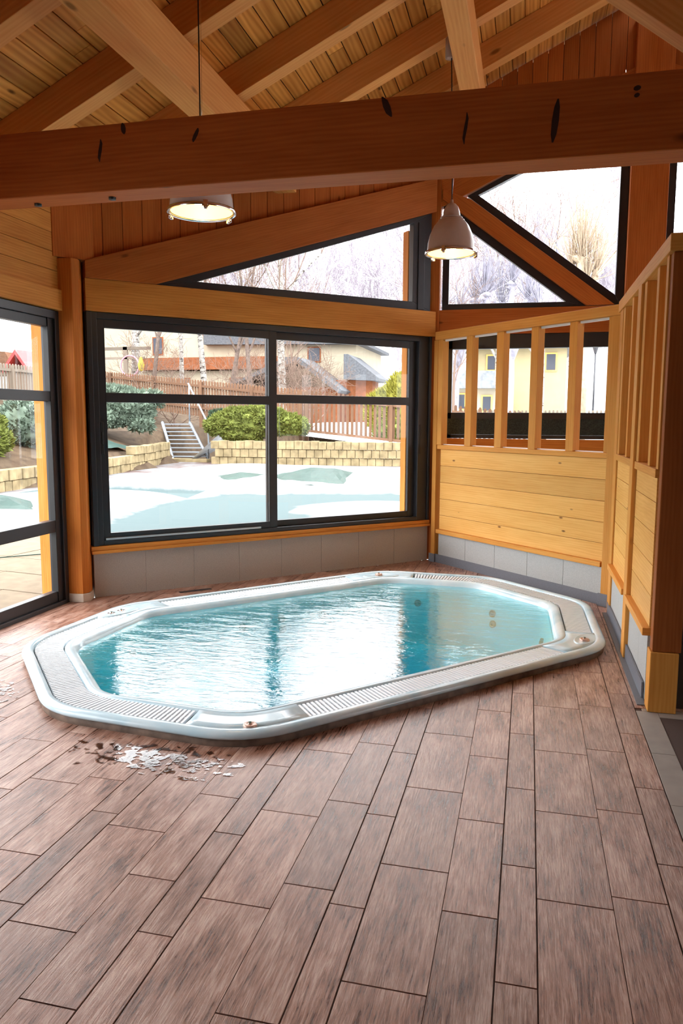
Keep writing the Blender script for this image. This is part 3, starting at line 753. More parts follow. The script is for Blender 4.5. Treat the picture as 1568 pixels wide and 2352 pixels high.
# raised crescent consoles at the two back corners and the right front
for (s,t,ang,L,Wd) in ((1.40,5.40,math.radians(22),.17,.07),(3.76,5.52,math.radians(-22),.16,.07),(3.78,3.22,math.radians(25),.13,.065)):
    b=MB(); Fm=Matrix.Translation(st2xy(s,t,.055))@Matrix.Rotation(math.radians(45)+ang,4,'Z')@Matrix.Diagonal((L,Wd,1,1))
    b.lathe([(1.06,0),(1.0,.008),(.96,.011),(.9,.0095),(0,.0095)],(0,0,0),40,F=Fm); b.build('console_pad','acrylic',TUB)
# jets on the basin walls
def jet(u,o,z):
    p=ringpt(o,u); q=ringpt(o+.1,u); d=(q-p).normalized(); nrm=Vector(((d.x-d.y)/R2,(d.x+d.y)/R2,.25)).normalized()
    Fm=Matrix.Translation(st2xy(*p,z)+nrm*.01)@nrm.to_track_quat('Z','Y').to_matrix().to_4x4()
    b=MB(); b.lathe([(.030,-.012),(.030,.004),(.024,.008),(.018,.002),(.012,.0),(.010,.010),(0,.010)],(0,0,0),20,F=Fm); b.build('jet','jet',TUB)
for u,o,z in ((10.3,.355,-.16),(8.68,.355,-.16),(8.50,.355,-.14),(8.50,.375,-.22),(8.30,.355,-.16),(6.75,.355,-.14),(4.75,.355,-.14),(4.7,.375,-.22),(2.75,.36,-.16)): jet(u,o,z)
# water
def watermat():
    m=bpy.data.materials.new('turquoise_water'); m.use_nodes=True; nt=m.node_tree; N=nt.nodes; L=nt.links; N.clear()
    o=N.new('ShaderNodeOutputMaterial'); mx=N.new('ShaderNodeMixShader'); t=N.new('ShaderNodeBsdfTransparent'); g=N.new('ShaderNodeBsdfGlossy'); f=N.new('ShaderNodeFresnel')
    t.inputs[0].default_value=(.80,1,1,1); g.inputs['Roughness'].default_value=.02; f.inputs[0].default_value=1.45
    g.inputs[0].default_value=(1,1,1,1)
    tc=N.new('ShaderNodeTexCoord'); mp=N.new('ShaderNodeMapping'); mp.inputs['Rotation'].default_value=(0,0,math.radians(-13)); mp.inputs['Scale'].default_value=(1,2.6,1); L.new(tc.outputs['Object'],mp.inputs[0])
    n1=N.new('ShaderNodeTexNoise'); n1.inputs['Scale'].default_value=4.5; n1.inputs['Detail'].default_value=4; n1.inputs['Distortion'].default_value=1.2; n1.inputs['Roughness'].default_value=.6; L.new(mp.outputs[0],n1.inputs['Vector'])
    n2=N.new('ShaderNodeTexNoise'); n2.inputs['Scale'].default_value=22; n2.inputs['Detail'].default_value=3; L.new(mp.outputs[0],n2.inputs['Vector'])
    # calmer water near the left/front, livelier in the jets
    b1=N.new('ShaderNodeBump'); b1.inputs['Strength'].default_value=.55; b1.inputs['Distance'].default_value=.0075; L.new(n1.outputs[0],b1.inputs['Height'])
    b2=N.new('ShaderNodeBump'); b2.inputs['Strength'].default_value=.35; b2.inputs['Distance'].default_value=.0022; L.new(n2.outputs[0],b2.inputs['Height']); L.new(b1.outputs[0],b2.inputs['Normal'])
    L.new(b2.outputs[0],g.inputs['Normal']); L.new(b2.outputs[0],f.inputs['Normal'])
    ml=N.new('ShaderNodeMath'); ml.operation='MULTIPLY'; ml.inputs[1].default_value=1.65; ml.use_clamp=True; L.new(f.outputs[0],ml.inputs[0])
    L.new(front(nt,ml.outputs[0]),mx.inputs[0]); df=N.new('ShaderNodeBsdfDiffuse'); df.inputs[0].default_value=(.10,.80,.92,1); ms=N.new('ShaderNodeMixShader'); ms.inputs[0].default_value=.20   # fine bubbles
    L.new(t.outputs[0],ms.inputs[1]); L.new(df.outputs[0],ms.inputs[2]); L.new(ms.outputs[0],mx.inputs[1]); L.new(g.outputs[0],mx.inputs[2]); L.new(mx.outputs[0],o.inputs[0])
    va=N.new('ShaderNodeVolumeAbsorption'); va.inputs[0].default_value=(.0,.78,.88,1); va.inputs['Density'].default_value=1.15; L.new(va.outputs[0],o.inputs['Volume'])
    return m
M['water']=watermat()
b,rg=loft([(1.02,-.815),(.93,-.775),(.87,-.615),(.80,-.445),(.74,-.415),(.475,-.395),(.425,-.355),(.375,-.215),(.34,-.06),(.312,.018)],smooth=False)
b._face(rg[-1],[(0,0)]*len(US),.5); b._face(rg[0][::-1],[(0,0)]*len(US),.5)
b.build('tub_water','water',label='rippling turquoise water filling the hot tub, reflecting the windows',cat='water')

# floor drain by the far wall
b=MB(); b.box((-2.86,5.80,.0),(-2.56,5.87,.004),Matrix.Identity(4)); 
Fm=Matrix.Translation((-2.70,5.83,0))@Matrix.Rotation(math.radians(45),4,'Z')
b=MB(); b.box((-.14,-.025,.0005),(.14,.025,.003),Fm); o=b.build('floor_grille','alu',label='narrow dark floor grille between the window wall and the hot tub',cat='vent')
# puddle
def wetmat():
    m=bpy.data.materials.new('spilled_water'); m.use_nodes=True; nt=m.node_tree; N=nt.nodes; L=nt.links; N.clear()
    o=N.new('ShaderNodeOutputMaterial'); mx=N.new('ShaderNodeMixShader'); t=N.new('ShaderNodeBsdfTransparent'); g=N.new('ShaderNodeBsdfGlossy'); f=N.new('ShaderNodeFresnel')
    t.inputs[0].default_value=(1,.99,.98,1); g.inputs['Roughness'].default_value=.04; f.inputs[0].default_value=1.5
    tc=N.new('ShaderNodeTexCoord'); n1=N.new('ShaderNodeTexNoise'); n1.inputs['Scale'].default_value=55; L.new(tc.outputs['Object'],n1.inputs['Vector'])
    b1=N.new('ShaderNodeBump'); b1.inputs['Strength'].default_value=.25; b1.inputs['Distance'].default_value=.0015; L.new(n1.outputs[0],b1.inputs['Height']); L.new(b1.outputs[0],g.inputs['Normal'])
    L.new(f.outputs[0],mx.inputs[0]); L.new(t.outputs[0],mx.inputs[1]); L.new(g.outputs[0],mx.inputs[2]); L.new(mx.outputs[0],o.inputs[0]); return m
M['wet']=wetmat()
def puddle(cx,cy,rx,ry,rot,seed,label,thr=.5,N_=150):
    b=MB(); rnd=random.Random(seed); F=Matrix.Translation((cx,cy,.0))@Matrix.Rotation(rot,4,'Z')
    n=N_; vs={}
    def inside(i,j):
        a,c=(i/n*2-1),(j/n*2-1); q=a*a+c*c
        v=1.6*noise.noise(Vector((a*rx*22+seed,c*ry*26,seed)))+.8*noise.noise(Vector((a*rx*60,c*ry*70,seed)))+.42-q*.8
        return v>thr
    for i in range(n):
        for j in range(n):
            if inside(i,j):
                q=[]
                for di,dj in ((0,0),(1,0),(1,1),(0,1)):
                    kk=(i+di,j+dj)
                    if kk not in vs: vs[kk]=b.bm.verts.new(F@Vector(((kk[0]/n*2-1)*rx,(kk[1]/n*2-1)*ry,.0022)))
                    q.append(vs[kk])
                b._face(q,[(0,0)]*4,.5,0,True)
    b.build('puddle','wet',label=label,cat='puddle',kind='stuff',recalc=False)
puddle(-1.52,2.83,.42,.15,math.radians(-2),3,'thin puddle of splashed water on the floor in front of the hot tub',.22)
puddle(-2.75,3.35,.22,.14,math.radians(-30),8,'small splash of water on the floor at the left end of the hot tub',.3)

# ------------------------------------------------------------------ pendant lamps
M['lampgrey']=plain('warm_grey_enamel',(.42,.30,.24),rough=.3,noisy=.04,nscale=20)
M['lampwhite']=plain('fluted_pale_shade',(.66,.60,.55),rough=.25)
M['lampin']=plain('lamp_reflector',(.85,.62,.28),rough=.5,emit=(1,.62,.22),es=.12)
M['bulb']=plain('glowing_bulb',(1,.9,.7),emit=(1,.74,.38),es=3)
M['lens']=glassmat('lamp_lens',(.97,1,.97))
M['black']=plain('black_cable',(.01,.01,.01),rough=.6)
def lamp(x,y,z,top,shade,label,cordx=None):
    L=empty('pendant_lamp',(x,y,z),label,'lamp',group='bell pendant lamps')
    c=(x,y,z)
    prof=[(.192,.0),(.192,.012),(.183,.016),(.181,.03),(.176,.08),(.160,.145),(.132,.205),(.100,.243),(.075,.262)]
    b=MB(); b.lathe(prof,c,64,flute=(.0016 if shade=='lampwhite' else 0)); b.lathe([(r-.004,z_) for r,z_ in prof[::-1]],c,64); b.build('lamp_shade',shade,L)
    b=MB(); b.lathe([(.178,.006),(.176,.03),(.170,.08),(.154,.145),(.125,.20),(.09,.235),(0,.245)],c,48); b.build('reflector','lampin',L,label='warm glowing inner reflector',recalc=False)
    b=MB(); b.lathe([(.098,.236),(.099,.248),(.082,.256),(.068,.27),(.062,.31),(.05,.345),(.03,.368),(.012,.376),(.010,.40),(0,.40)],c,40); b.lathe([(.078,.262),(.086,.266),(.078,.272)],c,40); b.build('lamp_cap','lampgrey',L)
    b=MB(); b.lathe([(.197,-.004),(.2,.004),(.196,.014),(.186,.010),(.184,-.002),(.197,-.004)],c,64); b.build('lens_ring','chrome',L)
    b=MB(); b.lathe([(.187,.002),(.12,-.008),(0,-.012)],c,48); b.build('glass_lens','lens',L)
    b=MB(); b.lathe([(.0,.06),(.03,.07),(.045,.10),(.04,.14),(.022,.17),(.02,.22)],c,24); b.build('bulb','bulb',L)
    for a in (20,140,260):
        a=math.radians(a+ (40 if shade=='lampwhite' else 0)); Fm=Matrix.Translation(c)@Matrix.Rotation(a,4,'Z')
        b=MB(); b.box((.190,-.013,-.02),(.207,.013,.022),Fm); b.box((.183,-.009,-.026),(.20,.009,-.012),Fm); b.box((.196,-.02,-.012),(.202,.02,-.004),Fm); b.build('clip','chrome',L,bevel=.002)
    cx=x if cordx is None else cordx
    b=MB(); b.tube([(x,y,z+.395),(x+.0,y,z+.6),(cx,y,top)],.0042,8); b.build('cable','black',L)
    b=MB(); b.tube([(x,y,z+.395),(x+.012,y,z+.6),(cx+.016,y,top)],.0014,6); b.build('steel_wire','chrome',L)
    lt=bpy.data.lights.new('lamp_light','POINT'); lt.energy=2.2; lt.color=(1,.72,.4); lt.shadow_soft_size=.04
    lo=bpy.data.objects.new('lamp_light',lt); COL.objects.link(lo); lo.parent=L; lo.location=(0,0,.03)
    return L
lamp(-1.888,4.26,2.635,zd(-1.9)-.0,'lampwhite','pendant lamp with pale fluted shade half hidden behind the tie beam at left')
L2=lamp(-.63,6.06,2.715,zd(-.668)+.004,'lampgrey','grey-brown bell pendant lamp hanging in front of the gable windows',cordx=-.668)
b=MB(); b.lathe([(0,4.13),(.034,4.13),(.034,4.27),(.03,4.275),(0,4.275)],(-.668,6.06,0),24); b.build('cable_box','lampgrey',L2,label='small cylindrical cable box')
# bolts under the tie beam
for (x_,y_) in ((-2.27,3.93),(-2.75,3.95)):
    b=MB(); b.lathe([(0,-.012),(.022,-.012),(.022,0)],(x_,y_,2.655),6); b.build('bolt','alu',label='bolt head under the tie beam'+(' nearer the left lamp' if x_>-2.5 else ' at the far left'),cat='bolt')
#EXTERIOR
# ------------------------------------------------------------------ outdoors
def noisemix(name,c0,c1,scale,p0=.42,p1=.58,rough=.8,bump=.2,attr=None,det=6,zsc=1):
    m,nt,b=newmat(name); N=nt.nodes; L=nt.links
    tc=N.new('ShaderNodeTexCoord'); mp=N.new('ShaderNodeMapping'); mp.inputs['Scale'].default_value=(1,1,zsc); L.new(tc.outputs['Object'],mp.inputs[0])
    n=N.new('ShaderNodeTexNoise'); n.inputs['Scale'].default_value=scale; n.inputs['Detail'].default_value=det; n.inputs['Roughness'].default_value=.65; L.new(mp.outputs[0],n.inputs['Vector'])
    src=n.outputs[0]
    if attr:
        at=N.new('ShaderNodeAttribute'); at.attribute_name=attr; ma=N.new('ShaderNodeMath'); ma.operation='MULTIPLY_ADD'; ma.inputs[1].default_value=1.0
        sb=N.new('ShaderNodeMath'); sb.operation='SUBTRACT'; sb.inputs[1].default_value=.5; L.new(n.outputs[0],sb.inputs[0])
        sc=N.new('ShaderNodeMath'); sc.operation='MULTIPLY'; sc.inputs[1].default_value=.55; L.new(sb.outputs[0],sc.inputs[0])
        L.new(at.outputs['Fac'],ma.inputs[0]); L.new(sc.outputs[0],ma.inputs[2]); src=ma.outputs[0]
    r=N.new('ShaderNodeValToRGB'); L.new(src,r.inputs[0]); r.color_ramp.elements[0].position=p0; r.color_ramp.elements[1].position=p1
    r.color_ramp.elements[0].color=(*c0,1); r.color_ramp.elements[1].color=(*c1,1); L.new(r.outputs[0],b.inputs['Base Color'])
    b.inputs['Roughness'].default_value=rough; b.inputs['Specular IOR Level'].default_value=.06
    bp=N.new('ShaderNodeBump'); bp.inputs['Strength'].default_value=bump; bp.inputs['Distance'].default_value=.02; L.new(n.outputs[0],bp.inputs['Height']); L.new(bp.outputs[0],b.inputs['Normal'])
    return m
M['snowdeck']=noisemix('patchy_snow_on_red_paving',(.075,.038,.03),(.17,.175,.18),.9,.36,.60)
M['snowfield']=noisemix('thin_snow_on_ground',(.16,.13,.10),(.66,.68,.70),1.1,.30,.5)
M['snowbright']=plain('fresh_snow',(.8,.82,.84),spec=.06,rough=.9)
M['earth']=noisemix('brown_earth_slope',(0.038,0.025,0.017),(0.084,0.059,0.038),2.5,.3,.6)
M['cover']=noisemix('snow_on_grey_green_cover',(.064,.088,.09),(.165,.17,.175),5.5,.30,.60,attr='tone',bump=.25)
M['tarp']=plain('grey_green_tarpaulin',(.030,.054,.046),spec=.06,rough=.45,noisy=.15,nscale=5)
M['paver']=plain('cream_paving_slab',(.17,.135,.095),spec=.06,rough=.8,noisy=.12,nscale=9)
M['block']=plain('yellow_stone_block',(.235,.185,.105),spec=.06,rough=.9,noisy=.35,nscale=4,bump=.3)
M['fencewood']=wood('weathered_brown_fence',(0.173,0.096,0.058),(0.102,0.054,0.032),knot=.1,rough=.8)
M['fencepale']=wood('pale_fence_wood',(0.210,0.176,0.143),(0.151,0.118,0.088),knot=.1,rough=.8)
M['galv']=plain('galvanised_steel',(0.266,0.301,0.336),rough=.4,metal=.5)
M['cream']=plain('cream_render',(.36,.315,.235),spec=.06,rough=.9,noisy=.05,nscale=2)
M['yellowwall']=plain('pale_yellow_render',(.33,.27,.155),spec=.06,rough=.9,noisy=.05,nscale=2)
M['rust']=plain('orange_brown_cladding',(0.202,0.073,0.034),spec=.06,rough=.7,noisy=.2,nscale=6)
M['slate']=plain('grey_slate_roof',(0.096,0.101,0.110),spec=.06,rough=.6,noisy=.25,nscale=10)
M['paleroof']=plain('pale_snow_dusted_roof',(0.202,0.216,0.229),spec=.06,rough=.6,noisy=.25,nscale=5)
M['dglass']=plain('dark_window_glass',(.05,.055,.07),rough=.1)
M['bark']=plain('grey_brown_bark',(0.136,0.104,0.088),spec=.06,rough=.9,noisy=.3,nscale=12)
M['twig']=plain('thin_brown_twig',(0.180,0.126,0.099),spec=.06,rough=.9)
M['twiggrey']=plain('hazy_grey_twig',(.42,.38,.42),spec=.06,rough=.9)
M['birch']=noisemix('birch_bark',(0.039,0.030,0.028),(0.325,0.308,0.280),5,.38,.48,zsc=2.5)
M['juniper']=plain('green_juniper',(.125,.145,.034),spec=.06,rough=.8,noisy=.35,nscale=4)
M['juniperblue']=plain('blue_green_juniper',(.115,.150,.112),spec=.06,rough=.8,noisy=.35,nscale=4)
M['darkbush']=plain('dark_green_bush',(.045,.075,.045),spec=.06,rough=.8,noisy=.4,nscale=5)
M['bamboo']=plain('yellow_green_bamboo',(0.235,0.224,0.039),spec=.06,rough=.7,noisy=.3,nscale=4)
M['red']=plain('red_trim',(.5,.04,.04),rough=.5); M['pink']=plain('pink_plastic',(.6,.25,.35),rough=.5); M['yellow']=plain('yellow_plastic',(.75,.55,.03),rough=.5)
WP=[(-10.0,-30),(-10.05,9.0),(-10.3,13.1),(-10.75,17.9),(-11.2,21),(-11.95,23.9),(-12.6,26),(-12.6,90)]
def lw(y):
    for (x0,y0),(x1,y1) in zip(WP,WP[1:]):
        if y0<=y<=y1: return x0+(x1-x0)*(y-y0)/(y1-y0)-.14
    return -12.6
def height(x,y):
    dl=lw(y)-x; dr=y-(24.15+.09*(x+4)); 
    hl=.42+.30*min(max(dl-.1,0),6) if dl>0 else 0
    hr=0
    if dr>0: hr=.55+.11*max(0,min(-4-x,4))+.015*min(dr,20)
    if dl>0 and dr>0: h=max(hl*.9+.15,hr)
    else: h=max(hl,hr)
    if x<-17: h=min(h,2.3)
    g=(x+11.55)*-.65+(y-24.8)*.76   # run along the stairs
    w_=abs((x+11.55)*.76+(y-24.8)*.65)
    if w_<1.0 and -.6<g<3.3: h=min(h,max(0,g*.42-.15))
    return h
def grid(xs,ys,fh,tone=None,base=None):
    b=MB(); V=[[b.bm.verts.new((x,y,fh(x,y))) for x in xs] for y in ys]
    for j in range(len(ys)-1):
        for i in range(len(xs)-1):
            b._face([V[j][i],V[j][i+1],V[j+1][i+1],V[j+1][i]],[(0,0)]*4,.5,0,True)
            if tone:
                f=b.bm.faces[-1] if False else None
    if tone:
        for f in b.bm.faces:
            for l in f.loops:
                t=tone(l.vert.co.x,l.vert.co.y); l[b.tn]=(t,t,t,1)
    return b
def rng(a,b_,s):
    n=int(round((b_-a)/s)); return [a+(b_-a)*i/n for i in range(n+1)]
# flat terrace up to the retaining walls
b=grid(rng(-12.0,14,1.0),rng(8.3,24.6,1.0),lambda x,y:-.05+.0*x)
b.build('ground_terrace','snowdeck',kind='structure')
b=grid(rng(5.8,30,2),rng(-20,24,2),lambda x,y:-.06); b.build('ground_right','snowbright',kind='structure')
b=grid(rng(-60,-3.7,2),rng(-30,-2.5,2),lambda x,y:-.08); b.build('ground_behind','snowbright',kind='structure')
b=grid(rng(-70,-10.3,.6)[:-1]+[-10.3],rng(-3,60,.9),lambda x,y:(height(x,y)+.05*noise.noise(Vector((x,y,0)))) if lw(y)-x>.12 else -.12)
b.build('ground_slope','earth',kind='structure')
b=grid(rng(-11.4,45,1.2),rng(24.3,100,1.5),lambda x,y:height(x,y)-.02); b.build('ground_snowfield','snowfield',kind='structure')
# patio slabs
b=MB(); F=Matrix.Translation((-4.5,5,0))@Matrix.Rotation(math.radians(-9),4,'Z')
for i in range(-14,14):
    for j in range(-14,14):
        p=F@Vector((i*.6+.3,j*.6+.3,0))
        if -9.6<p.x<-4.0 and -2.2<p.y<8.6 and (p.x-p.y+8.77)<-.15+2: 
            if (p.y-5.39)-(p.x+3.38)>.4 or p.x<-4.0: b.box((i*.6+.004,j*.6+.004,-.08),(i*.6+.596,j*.6+.596,-.035+random.uniform(-.004,.004)),F,grain=0)
b.build('ground_patio','paver',kind='structure')
b=grid(rng(-11,-3.61,.6),rng(-3,9.2,.6),lambda x,y:-.085); b.build('ground_joint_sand','snowdeck',kind='structure')
b=MB(); b.tube([(-7.6,6.1,-.02),(-6.2,6.45,-.02),(-5.45,6.75,-.02),(-4.9,7.3,-.02),(-4.3,8.0,-.02)],.006,6); b.build('garden_hose','tarp',label='thin green hose lying across the patio slabs',cat='hose')
# pool cover
def segd(p,a,b_):
    a=Vector(a);b_=Vector(b_);p=Vector(p);d=b_-a;t=max(0,min(1,(p-a).dot(d)/d.dot(d)));return (p-a-d*t).length,t
BD=[(-6.9,3),(-5.7,8.5),(-5.8,9.6),(-6.1,11.2),(-6.1,12.8),(-5.7,13.8),(-4.3,14.4),(-2.3,14.9),(3,15.2)]
def bdist(x,y):
    return min(segd((x,y),BD[i],BD[i+1])[0] for i in range(len(BD)-1))
def inside_pool(x,y):
    for i in range(len(BD)-1):
        (x0,y0),(x1,y1)=BD[i],BD[i+1]
        if i<4:
            if y0<=y<y1: return x>x0+(x1-x0)*(y-y0)/(y1-y0)
        elif x0<=x<x1: return y<y0+(y1-y0)*(x-x0)/(x1-x0)
    return y<14
def far(x): return 21.4-.0*x
FOLD=[]
def chh(x,y):
    return chh0(x,y)*max(0,min(1,(y-8.6)/.9)) - (.06 if y<8.65 else 0)
def chh0(x,y):
    d=bdist(x,y)
    if inside_pool(x,y):
        z=-.03; m=((x+2.3)/1.5)**2+((y-12.0)/1.5)**2
        if m<1: z+=.12*(1-m)
        return z
    z=.14*(1-math.exp(-d/.5))
    e=min(21.8-y, x+9.6+ (0 if y>10 else 0)); z*=max(0,min(1,e/1.2))
    z+=.06*noise.noise(Vector((x*.6,y*.6,3)))*min(1,d)
    for (c,h,r) in FOLD:
        dx,dy=x-c[0],y-c[1]
        ang=math.atan2(dy,dx); q=max(abs(dx*.8+dy*.6)/1.15,abs(dx*.7-dy*.7)/.9,abs(dy)/1.5)/r
        z+=h*max(0,1-q)**1.1
    return z
def ctone(x,y):
    d=bdist(x,y)+.22*noise.noise(Vector((x*1.7,y*1.1,0)))+.1*noise.noise(Vector((x*5,y*3,7)))
    d=max(d,0)
    if inside_pool(x,y):
        m=((x+2.3)/1.5)**2+((y-12.0)/1.5)**2+.35*noise.noise(Vector((x*1.5,y*1.5,4)))
        return .12+.6*max(0,min(1,(1.1-m)*3)) if m<1.1 else max(.12,.5-d*2.2)
    return min(.9,.55+d*1.5)
b=grid(rng(-9.8,3,.11),rng(8.6,22,.13),chh,ctone)
b.build('pool_cover','cover',label='snow covered swimming pool with grey-green cover outside the wide window',cat='pool')
# folded tarpaulin peaks
def tarp(P,T,lab):
    b=MB(); V=[b.bm.verts.new(p) for p in P]
    for q in T: b._face([V[i] for i in q],[(0,0)]*3,.5)
    bmesh.ops.subdivide_edges(b.bm,edges=b.bm.edges[:],cuts=4,use_grid_fill=True)
    for v in b.bm.verts: v.co+=Vector((0,0,.035*noise.noise(v.co*2.5)))
    b.build('tarpaulin_fold','tarp',label=lab,cat='tarpaulin',recalc=False)
tarp([(-5.0,17.3,.31),(-4.55,17.3,.30),(-5.75,16.0,.13),(-4.95,15.0,.08),(-4.3,14.9,.10),(-3.5,14.85,.05),(-4.1,18.3,.13),(-5.3,18.5,.13)],[(2,3,0),(0,3,4),(0,4,1),(1,4,5),(1,5,6),(0,1,6),(0,6,7),(2,0,7)],'wide bare green fold of tarpaulin poking out of the snow, right one')
tarp([(-6.5,16.6,.22),(-6.95,16.0,.12),(-6.3,15.2,.12),(-5.75,15.7,.10),(-6.1,17.2,.13),(-6.8,17.3,.13)],[(1,2,0),(0,2,3),(0,3,4),(0,4,5),(0,5,1)],'low green fold of tarpaulin poking out of the snow, left one')
tarp([(-7.75,9.9,.30),(-8.1,9.6,.12),(-7.55,9.35,.10),(-6.95,9.6,.10),(-7.6,10.4,.14)],[(1,2,0),(0,2,3),(0,3,4),(0,4,1)],'small green tarpaulin fold in the snow seen through the glass door')
# retaining walls
def blockwall(pts,rows,h,bw,lab,z0=-.08,extra=None):
    b=MB(); L=0; segs_=list(zip(pts,pts[1:]))
    for (a,c) in segs_:
        a=Vector(a);c=Vector(c);d=c-a;n=max(1,int(d.length/bw)); u=d.normalized()
        F=Matrix(((u.x,-u.y,0,a.x),(u.y,u.x,0,a.y),(0,0,1,0),(0,0,0,1)))
        w=d.length/n
        for i in range(n):
            for r in range(rows):
                off=.5*w*(r%2)
                if extra and r==rows-1 and not extra(a.x+u.x*i*w,a.y+u.y*i*w): continue
                b.box((i*w+.006+off,-.03*r+random.uniform(-.02,.02),z0+r*h),(i*w+w-.006+off,.22,z0+(r+1)*h-.008+(random.uniform(-.015,.02) if r==rows-1 else 0)),F)
    b.build('retaining_wall','block',label=lab,cat='wall',bevel=.012)
blockwall([(-10.05,9.0),(-10.3,13.1),(-10.75,17.9),(-11.2,21),(-11.95,23.9)],3,.24,.24,'low curved wall of yellowish stone blocks along the left bank',extra=lambda x,y:y>19.6)
blockwall([(-10.25,23.55),(-8.2,23.65),(-3.7,24.1),(3,24.7)],3,.27,.26,'low straight wall of yellowish stone blocks below the bright green bush and fence')
b=MB(); b.box((-12.3,24.2,-.06),(-10.7,24.55,.06)); b.build('step_kerb','block',label='stone kerb at the foot of the outdoor steel stairs',cat='kerb')
# stairs
ST=empty('outdoor_stairs',(-11.5,24.8,0),'open grey steel stairs with one handrail climbing the bank','stairs')
B0,B1=Vector((-12.15,24.6,.02)),Vector((-10.95,24.95,.02)); T0,T1=Vector((-13.75,27.0,1.28)),Vector((-12.75,27.3,1.28))
n=9
for i in range(n):
    f=(i+.5)/n; a=B0.lerp(T0,f); c=B1.lerp(T1,f); u=(c-a).normalized(); F=Matrix(((u.x,-u.y,0,a.x),(u.y,u.x,0,a.y),(0,0,1,a.z),(0,0,0,1)))
    b=MB(); b.box((0,0,.0),((c-a).length,.20,.035),F); b.build('tread','galv',ST)
for a,c in ((B0,T0),(B1,T1)):
    b=MB(); u=(c-a); b.tube([a-Vector((0,0,.02)),c+Vector((0,0,.02))],.055,4); b.build('stringer','galv',ST)
for a,h in ((B1,1.28),(T1,1.42)):
    b=MB(); b.tube([a,a+Vector((0,0,h))],.03,8); b.build('rail_post','galv',ST)
b=MB(); b.tube([B1+Vector((.12,-.15,1.12)),T1+Vector((-.05,.05,1.5))],.033,8); b.build('handrail','galv',ST)
# fences
def fence(name,p0,p1,z0,z1,h,sp,mat,label,dips=0,post=None,rails=(.22,.82)):
    p0=Vector(p0);p1=Vector(p1);d=p1-p0;L=d.length;u=d.normalized()
    root=empty(name,(p0.x,p0.y,z0),label,'fence')
    pm=MB(); pm.prism([(-.045,0),(.045,0),(.045,h-.05),(.03,h-.015),(0,h),(-.03,h-.015),(-.045,h-.05)],-.012,.012,ang=math.pi/2)
    F=Matrix(((u.x,-u.y,0),(u.y,u.x,0),(0,0,1)))
    for v in pm.bm.verts: v.co=F@v.co
    pk=pm.build('picket',mat,root,loc=(0,0,0)); n=int(L/sp)
    for i in range(n+1):
        o=pk if i==0 else pk.copy()
        if i: COL.objects.link(o)
        f=i/n; o.parent=root; o.location=(d.x*f,d.y*f,(z1-z0)*f+.02+random.uniform(-.01,.01))
    for rz_ in rails:
        b=MB(); a=Vector((p0.x,p0.y,z0+h*rz_)); c=Vector((p1.x,p1.y,z1+h*rz_)); nn=Vector((u.y,-u.x,0))*.035
        q=[a+nn,c+nn,c+nn*2.2,a+nn*2.2]; lo=[b.bm.verts.new(v) for v in q]; hi=[b.bm.verts.new(v+Vector((0,0,.09))) for v in q]
        U=[(0,0),(L,0),(L,.05),(0,.05)]; b._face(lo,U,.5); b._face(hi,U,.5)
        for i in range(4): b._face([lo[i],lo[(i+1)%4],hi[(i+1)%4],hi[i]],[(0,0),(L,0),(L,.1),(0,.1)],.5)
        b.build('rail',mat,root)
    for f in (post or []):
        q=p0+d*f; z=z0+(z1-z0)*f; b=MB(); nn=Vector((u.y,-u.x))*.07; b.box((q.x+nn.x-.06,q.y+nn.y-.05,z-.4),(q.x+nn.x+.06,q.y+nn.y+.05,z+h*.97)); b.build('post',mat,root)
fence('picket_fence',(-19.0,30.6),(-7.6,25.6),2.15,1.03,1.4,.155,'fencewood','brown wooden picket fence running down behind the stairs and bushes',post=(.12,.35,.58,.8,.99))
fence('picket_fence',(-7.5,25.55),(.5,25.5),1.0,.2,1.42,.16,'fencewood','brown wooden picket fence on snowy ground above the straight stone wall',post=(.0,.37,.74,.99),rails=(-.0,.82))
fence('picket_fence',(-17,17.5),(-17,27.5),1.9,1.95,1.3,.15,'fencepale','pale picket fence on the bank seen through the glass door',post=(.2,.5,.8))
